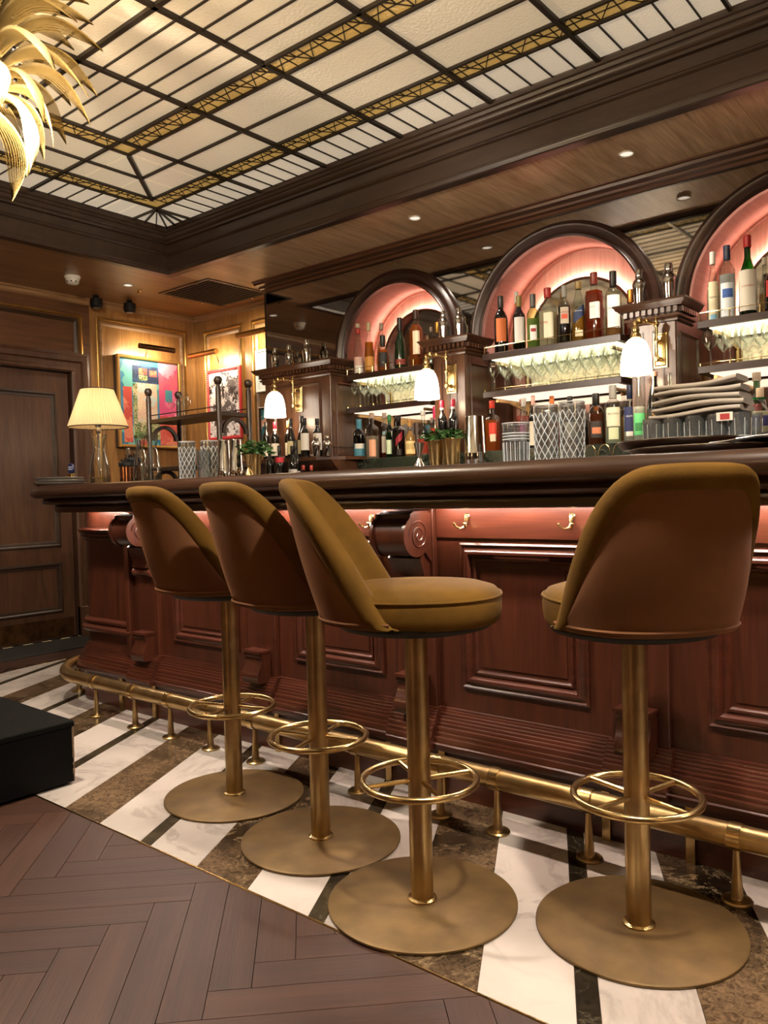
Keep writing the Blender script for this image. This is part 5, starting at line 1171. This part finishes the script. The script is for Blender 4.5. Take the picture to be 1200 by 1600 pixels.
FR = [(0,0),(0,.022),(.006,.028),(.018,.024),(.024,.016),(.026,.008)]
# big painting on the left wall
pa = thing('painting', 'gilt-framed colourful painting of teal, pink and green patches on the panelled wall', 'painting', (XL+.03, 3.89, 1.84))
hw, hh = .305, .372
MB().frame((.018,0,0), U, V, NX, -hw, hw, -hh, hh, FR).build('frame', M_TRIM, pa)
box_part('backing', W_BLACK, pa, -.026, .018, -hw+.002, hw-.002, -hh+.002, hh-.002)
CV = .0195
def patch(nm, mat, y0, y1, z0, z1, k): return box_part(nm, mat, pa, .018, CV+.0006*k, y0, y1, z0, z1)
A_TEAL = abstract('painted_teal', ['3f8a90', '2f6f8a', '66b0a8', '3c7fa0'], 9, 2); A_PINK = abstract('painted_pink', ['d8668c', 'c84c78', 'e08aa0', 'd05a70'], 10, 5)
A_NAVY = abstract('painted_navy', ['24365c', '2f4a6c', '1f2f4c'], 12, 8); A_CREAM = abstract('painted_cream', ['d8c4a0', 'cdb9a0', 'b8c4bc', 'd8b49c', 'c8a890'], 14, 3)
A_GREEN = abstract('painted_green', ['4c6a34', 'd0c090', '6f8a4c', '2f4a2c', 'c8b890'], 42, 6); A_RED = abstract('painted_red', ['b8483c', 'd07a5c', 'c85a50'], 14, 4)
patch('canvas', A_TEAL, -hw+.025, hw-.025, -hh+.025, hh-.025, 0)
patch('paint_patch', A_PINK, .09, hw-.026, -.10, hh-.03, 1); patch('paint_patch', A_RED, .09, hw-.026, -hh+.03, -.10, 1)
patch('paint_patch', A_NAVY, -.16, .09, .16, .30, 1); patch('paint_patch', A_CREAM, -.13, .07, -.16, .16, 1)
patch('paint_patch', A_GREEN, -.16, .09, -.30, -.16, 2); patch('paint_patch', A_GREEN, -.16, -.12, -.16, .15, 2); patch('paint_patch', A_RED, -.25, -.17, -.33, .12, 1)
patch('paint_patch', A_RED, -.10, -.02, .23, .28, 2); patch('paint_patch', A_RED, .0, .07, .22, .27, 2); patch('paint_patch', A_GREEN, -.10, -.02, .18, .225, 2); patch('paint_patch', A_TEAL, .15, .22, .02, .12, 2); patch('paint_patch', A_RED, -.1, -.02, -.345, -.30, 3)
# pictures on the back wall
def picture(x0, x1, z0, z1, label, fcol, mat, fw=.02, dots=False):
    cx, cz = (x0+x1)/2, (z0+z1)/2; t = thing('framed_picture', label, 'picture', (cx, YB-.012, cz))
    prof = [(0,0),(0,.02),(fw*.3,.024),(fw*.8,.02),(fw,.01)]
    MB().frame((0,0,0), UX, V, NY, x0-cx, x1-cx, z0-cz, z1-cz, prof).build('frame', solid(fcol, .4), t)
    box_part('print', mat, t, x0-cx+fw*.8, x1-cx-fw*.8, -.012, .008, z0-cz+fw*.8, z1-cz-fw*.8)
    if dots:
        d = MB(); n = 34
        for i in range(n):
            zz = z0-cz+.012+(z1-z0-.024)*i/(n-1)
            for xx in (x0-cx+fw*.5, x1-cx-fw*.5): d.box(xx-.003, xx+.003, -.0255, -.022, zz-.0035, zz+.0035)
        d.build('frame_dots', solid('e8d8d0'), t, smooth=False)
    return t
A_BW = abstract('grey_print', ['d8d4d2', '2a2626', 'bab4b4', 'f0ecec', '5a5456', 'e4e0e0', '8a8486'], 19, 9)
A_BLUE = abstract('pale_blue_print', ['dfe8ea', 'd0dee2', 'e8eef0', 'c4d4da'], 9, 1); A_TG = abstract('teal_poster', ['2f7c80', '2f7c80', 'd8a088', '2a6c74', 'e8dccc'], 7, 12)
picture(-5.565, -5.125, 1.535, 2.135, 'black and white print in a beaded red frame in the alcove', 'c03a3c', A_BW, .028, True)
picture(-4.93, -4.56, 1.885, 2.225, 'pale blue print in a white frame beside the mirror edge', 'dfe0dc', A_BLUE, .018)
picture(-4.905, -4.56, 1.42, 1.765, 'teal poster in a dark frame below the pale blue print', '3a2a20', A_TG, .02)
# picture lights
def picture_light(loc, ax, label, mat, tgt, blen=.36):
    t = thing('picture_light', label, 'picture light', loc, 0, 'brass picture lights')
    a = Vector(ax); n_ = Vector((1,0,0)) if abs(a.y) > .5 else Vector((0,-1,0))
    m_ = MB(); m_.tube([tuple(a*(-blen/2)), tuple(a*(blen/2))], .022, 16); m_.build('tube_shade', mat, t)
    MB().tube([tuple(Vector((0,0,.0))), tuple(n_*-.07+Vector((0,0,.035))), tuple(n_*-.14+Vector((0,0,.01))), tuple(n_*-.17+Vector((0,0,-.06)))], .005, 8).build('arm', M_BRASS_B, t)
    l0 = Vector(loc)-n_*.026+Vector((0,0,-.012))
    area_light('picture_lamp', l0, -n_+Vector((0,0,-.55)), blen*.85, .03, PICTURE_W, (1, .80, .54), PI)
    return t
picture_light((XL+.20, 3.87, 2.27), (0,1,0), 'bronze picture light over the colourful painting', plain('bronze_tube', '5a4228', .35, .8), (XL, 3.89, 1.95), .33)
picture_light((-5.40, YB-.19, 2.245), (1,0,0), 'brass picture light over the red-framed print', M_TRIM, (-5.36, YB, 1.9), .36)
picture_light((-4.79, YB-.19, 2.33), (1,0,0), 'brass picture light over the pale blue print', M_TRIM, (-4.75, YB, 2.0), .34)
# ceiling fittings
def downlight(x, y, r, label):
    t = thing('downlight', label, 'downlight', (x, y, ZC), 0, 'recessed ceiling downlights')
    MB().lathe([(r*.82,-.001),(r,-.001),(r*1.02,-.004),(r*.98,-.007),(r*.84,-.006)], 28, caps=False).build('trim_ring', M_WHITE, t)
    MB().lathe([(0,-.002),(r*.84,-.002)], 28, caps=False).build('lens', plain('frosted_lens_%d' % len(MATS), 'e8e2d8', .4, emit='fff0dc', es=.9), t)
    spot_light('downlight_beam', (x, y, ZC-.012), (x, y, 0), DOWNLIGHT_W, WARM, math.radians(120), .9, .04); return t
downlight(-1.514, 3.698, .036, 'round downlight in the soffit in front of the middle and cut-off arches'); downlight(-2.776, 3.702, .036, 'round downlight above the pillar between the arches'); downlight(-5.168, 3.371, .036, 'round downlight next to the smoke detector')
downlight(-.25, 3.70, .036, 'round downlight beyond the picture edge'); 
sd = thing('smoke_detector', 'white round smoke detector on the ceiling by the door', 'smoke detector', (-5.244, 2.978, ZC))
MB().lathe([(.055,0),(.056,-.008),(.048,-.022)], 28).build('base_ring', M_WHITE, sd); MB().lathe([(.044,-.020),(.046,-.034),(.043,-.046),(.030,-.056),(0,-.060)], 28).build('sensor_body', M_WHITE, sd)
for k in range(9): a = 2*PI*k/9; MB().bbox(-.006, .006, -.002, .002, -.004, .004, b=.001).build('slot', M_BLKPL, sd, smooth=False, loc=(.0435*math.cos(a), .0435*math.sin(a), -.041), rotz=a+PI/2)
for x, y, lab_ in ((-5.60, 3.37, 'black ceiling speaker pod nearer the door'), (-5.56, 3.635, 'black ceiling speaker pod over the painting')):
    t = thing('speaker_pod', lab_, 'speaker', (x, y, ZC), 0, 'black pods on the ceiling')
    MB().lathe([(.02,0),(.022,-.012),(.012,-.016),(.012,-.024)], 18).build('mount', M_BLKPL, t); MB().lathe([(.028,-.02),(.045,-.028),(.048,-.06),(.045,-.088),(.036,-.098),(0,-.10)], 24).build('shell', M_BLKPL, t)
    MB().lathe([(0,-.1005),(.026,-.1005),(.028,-.098)], 20, caps=False).build('rim', solid('8a8680', .4), t)
vent = thing('ceiling_vent', 'square dark ventilation grille framed in the oak ceiling', 'vent', (-4.915, 3.965, ZC))
MB().grid([[(-a,-a*1.0,z),(a,-a,z),(a,a,z),(-a,a,z)] for a, z in ((.30,0),(.30,-.006),(.285,-.010),(.272,-.006),(.270,0))], cv=True).build('frame', W_DK_X, vent)
box_part('shade_sheet', plain('vent_shade_black', '050404', 1, spec=0), vent, -.27, .27, -.27, .27, -.003, -.0005)  # flat black sheet, its colour standing in for the shade inside the vent
for k in range(13): MB().prism([(-.268, -.25+k*.042, -.003), (-.268, -.232+k*.042, -.009), (-.268, -.230+k*.042, -.008), (-.268, -.248+k*.042, -.002)], (.536, 0, 0))  .build('slat', M_BLKPL, vent, smooth=False)
for (x, y) in ((-.29, -.2), (-.29, .1), (-.2, .29), (.1, .29), (-.1, -.29), (.15, -.29)): MB().lathe([(.010,-.008),(.011,-.012),(.006,-.015),(0,-.015)], 12, (x, y, 0)).build('clip', M_BRASS_B, vent)
bn = thing('round_nozzle', 'tiny brass nozzle in the ceiling between the downlight and the vent', 'nozzle', (-5.26, 3.52, ZC))
MB().lathe([(.022,-.0005),(.023,-.004),(.014,-.006),(.010,-.012),(0,-.013)], 20).build('rosette', M_BRASS_B, bn); MB().lathe([(.006,-.012),(.007,-.022),(0,-.024)], 12).build('jet', M_BRASS_B, bn)
# chandelier of gold glass leaves
CX, CY, CZ = -2.66, 1.16, 2.47
ch = thing('chandelier', 'chandelier of ribbed gold glass leaves hanging from the skylight', 'chandelier', (CX, CY, CZ))
m_lf, nt, out = new_mat('gold_leaf_glass'); L = nt.links.new
tl = nd(nt, 'ShaderNodeBsdfTranslucent'); tl.inputs[0].default_value = (.21, .155, .066, 1); tr = nd(nt, 'ShaderNodeBsdfTransparent'); tr.inputs[0].default_value = lin('faf0d8'); gl = nd(nt, 'ShaderNodeBsdfGlossy'); gl.inputs['Roughness'].default_value = .15; gl.inputs[0].default_value = (.12, .10, .06, 1)
a1 = nd(nt, 'ShaderNodeMixShader'); a1.inputs[0].default_value = .45; L(tl.outputs[0], a1.inputs[1]); L(tr.outputs[0], a1.inputs[2])
lw = nd(nt, 'ShaderNodeLayerWeight'); lw.inputs[0].default_value = .15; a2 = nd(nt, 'ShaderNodeMixShader'); L(lw.outputs['Fresnel'], a2.inputs[0]); L(a1.outputs[0], a2.inputs[1]); L(gl.outputs[0], a2.inputs[2]); L(a2.outputs[0], out.inputs[0])
def leaf_mesh(Lg, Wd, droop):
    rows = []; NU, NV = 22, 19
    for i in range(NU+1):
        u_ = i/NU; x = Lg*(u_-.10*u_*u_*droop); z = .30*Lg*math.sin(u_*PI*.62)*1.1-droop*Lg*.62*u_**2.4
        wv = Wd*(.22+.9*math.sin(min(1, u_*1.25)*PI*.55))*(1 if u_ < .72 else max(.04, 1-((u_-.72)/.28)**1.6)); row = []
        for j in range(NV+1):
            v_ = -1+2*j/NV; y = wv*v_; zz = z-.25*wv*(v_*v_)+.0065*(1 if j % 2 else -1)*(1-u_*.4)
            row.append((x, y, zz))
        rows.append(row)
    m_ = MB().grid(rows); k = len(rows)
    return m_
LM = [leaf_mesh(.34, .042, .95), leaf_mesh(.30, .040, 1.15), leaf_mesh(.23, .036, 1.3)]
lmesh = [None]*3
def leaf(ti, az, zz, el, rr0):
    if lmesh[ti] is None:
        o = LM[ti].build('glass_leaf', m_lf, ch, ang=24); lmesh[ti] = o.data
    else: o = bpy.data.objects.new('glass_leaf', lmesh[ti]); COL.objects.link(o); o.parent = ch
    o.location = (rr0*math.cos(az), rr0*math.sin(az), zz); o.rotation_euler = (0, -el, az)
for tier, (n_, zz, el, ti, r0) in enumerate(((14, .12, .95, 0, .08), (14, .07, .62, 0, .10), (14, .02, .34, 0, .11), (13, -.03, .08, 1, .11), (12, -.08, -.22, 2, .10), (5, -.10, -.85, 0, .05))):
    for k in range(n_): leaf(ti, 2*PI*(k+.5*(tier % 2))/n_+random.uniform(-.05,.05), zz, el+random.uniform(-.08,.08), r0)
MB().lathe([(.02,.24),(.06,.20),(.075,.14),(.06,.06),(.02,.02),(.012,-.05),(0,-.06)], 20).build('core', plain('gilt_core', '8a6a34', .45, .9), ch)
MB().tube([(0,0,.2),(0,0,ZS-CZ-.01)], .008, 10).build('stem', M_BRASS_B, ch)
stud_m = None
for tier, zz in enumerate((.12, .02, -.08)):
    for k in range(10):
        a = 2*PI*k/10; o = MB().lathe([(0,-.006),(.006,-.004),(.006,.004),(0,.006)], 10).build('stud', M_BLKPL, ch, loc=(.17*math.cos(a), .17*math.sin(a), zz)) if stud_m is None else None
        if stud_m is None: stud_m = o.data
        else: o = bpy.data.objects.new('stud', stud_m); COL.objects.link(o); o.parent = ch; o.location = (.17*math.cos(a), .17*math.sin(a), zz)
for k in range(4):
    a = PI/4+k*PI/2; point_light('chandelier_bulb', (CX+.03*math.cos(a), CY+.03*math.sin(a), CZ-.16), CHANDELIER_W/4, WARM, .03)

# a second chandelier, added out of view as fill light for the bar
c2 = copy_tree(ch); c2.location = (-.45, 1.16, CZ); c2['label'] = 'second gold glass chandelier added out of view as fill light'
for k in range(4):
    a = PI/4+k*PI/2; point_light('chandelier_bulb', (-.45+.03*math.cos(a), 1.16+.03*math.sin(a), CZ-.16), CHANDELIER_W/4, WARM, .03)  # bulbs of the added chandelier

# standing lamps added out of view to brighten the room
def fill_floor_lamp(x, y, label):
    t = thing('fill_floor_lamp', label, 'lamp', (x, y, 0), 0, 'standing lamps added as fill light')
    MB().lathe([(.14,0),(.145,.006),(.14,.018),(.02,.024),(0,.024)], 32).build('base', M_BRASS, t); MB().lathe([(.009,.02),(.009,1.42)], 12).build('pole', M_BRASS, t)
    MB().lathe([(.20,1.33),(.13,1.60)], 40, caps=False).build('shade', m_sh, t)
    point_light('fill_lamp_bulb', (x, y, 1.47), FILL_LAMP_W, WARM, .05); return t
fill_floor_lamp(-4.9, -1.4, 'added brass fill lamp standing out of view on the door side'); fill_floor_lamp(-1.6, -2.4, 'added brass fill lamp standing by the wall behind the viewer'); fill_floor_lamp(1.5, .6, 'added brass fill lamp standing out of view at the near end of the bar')
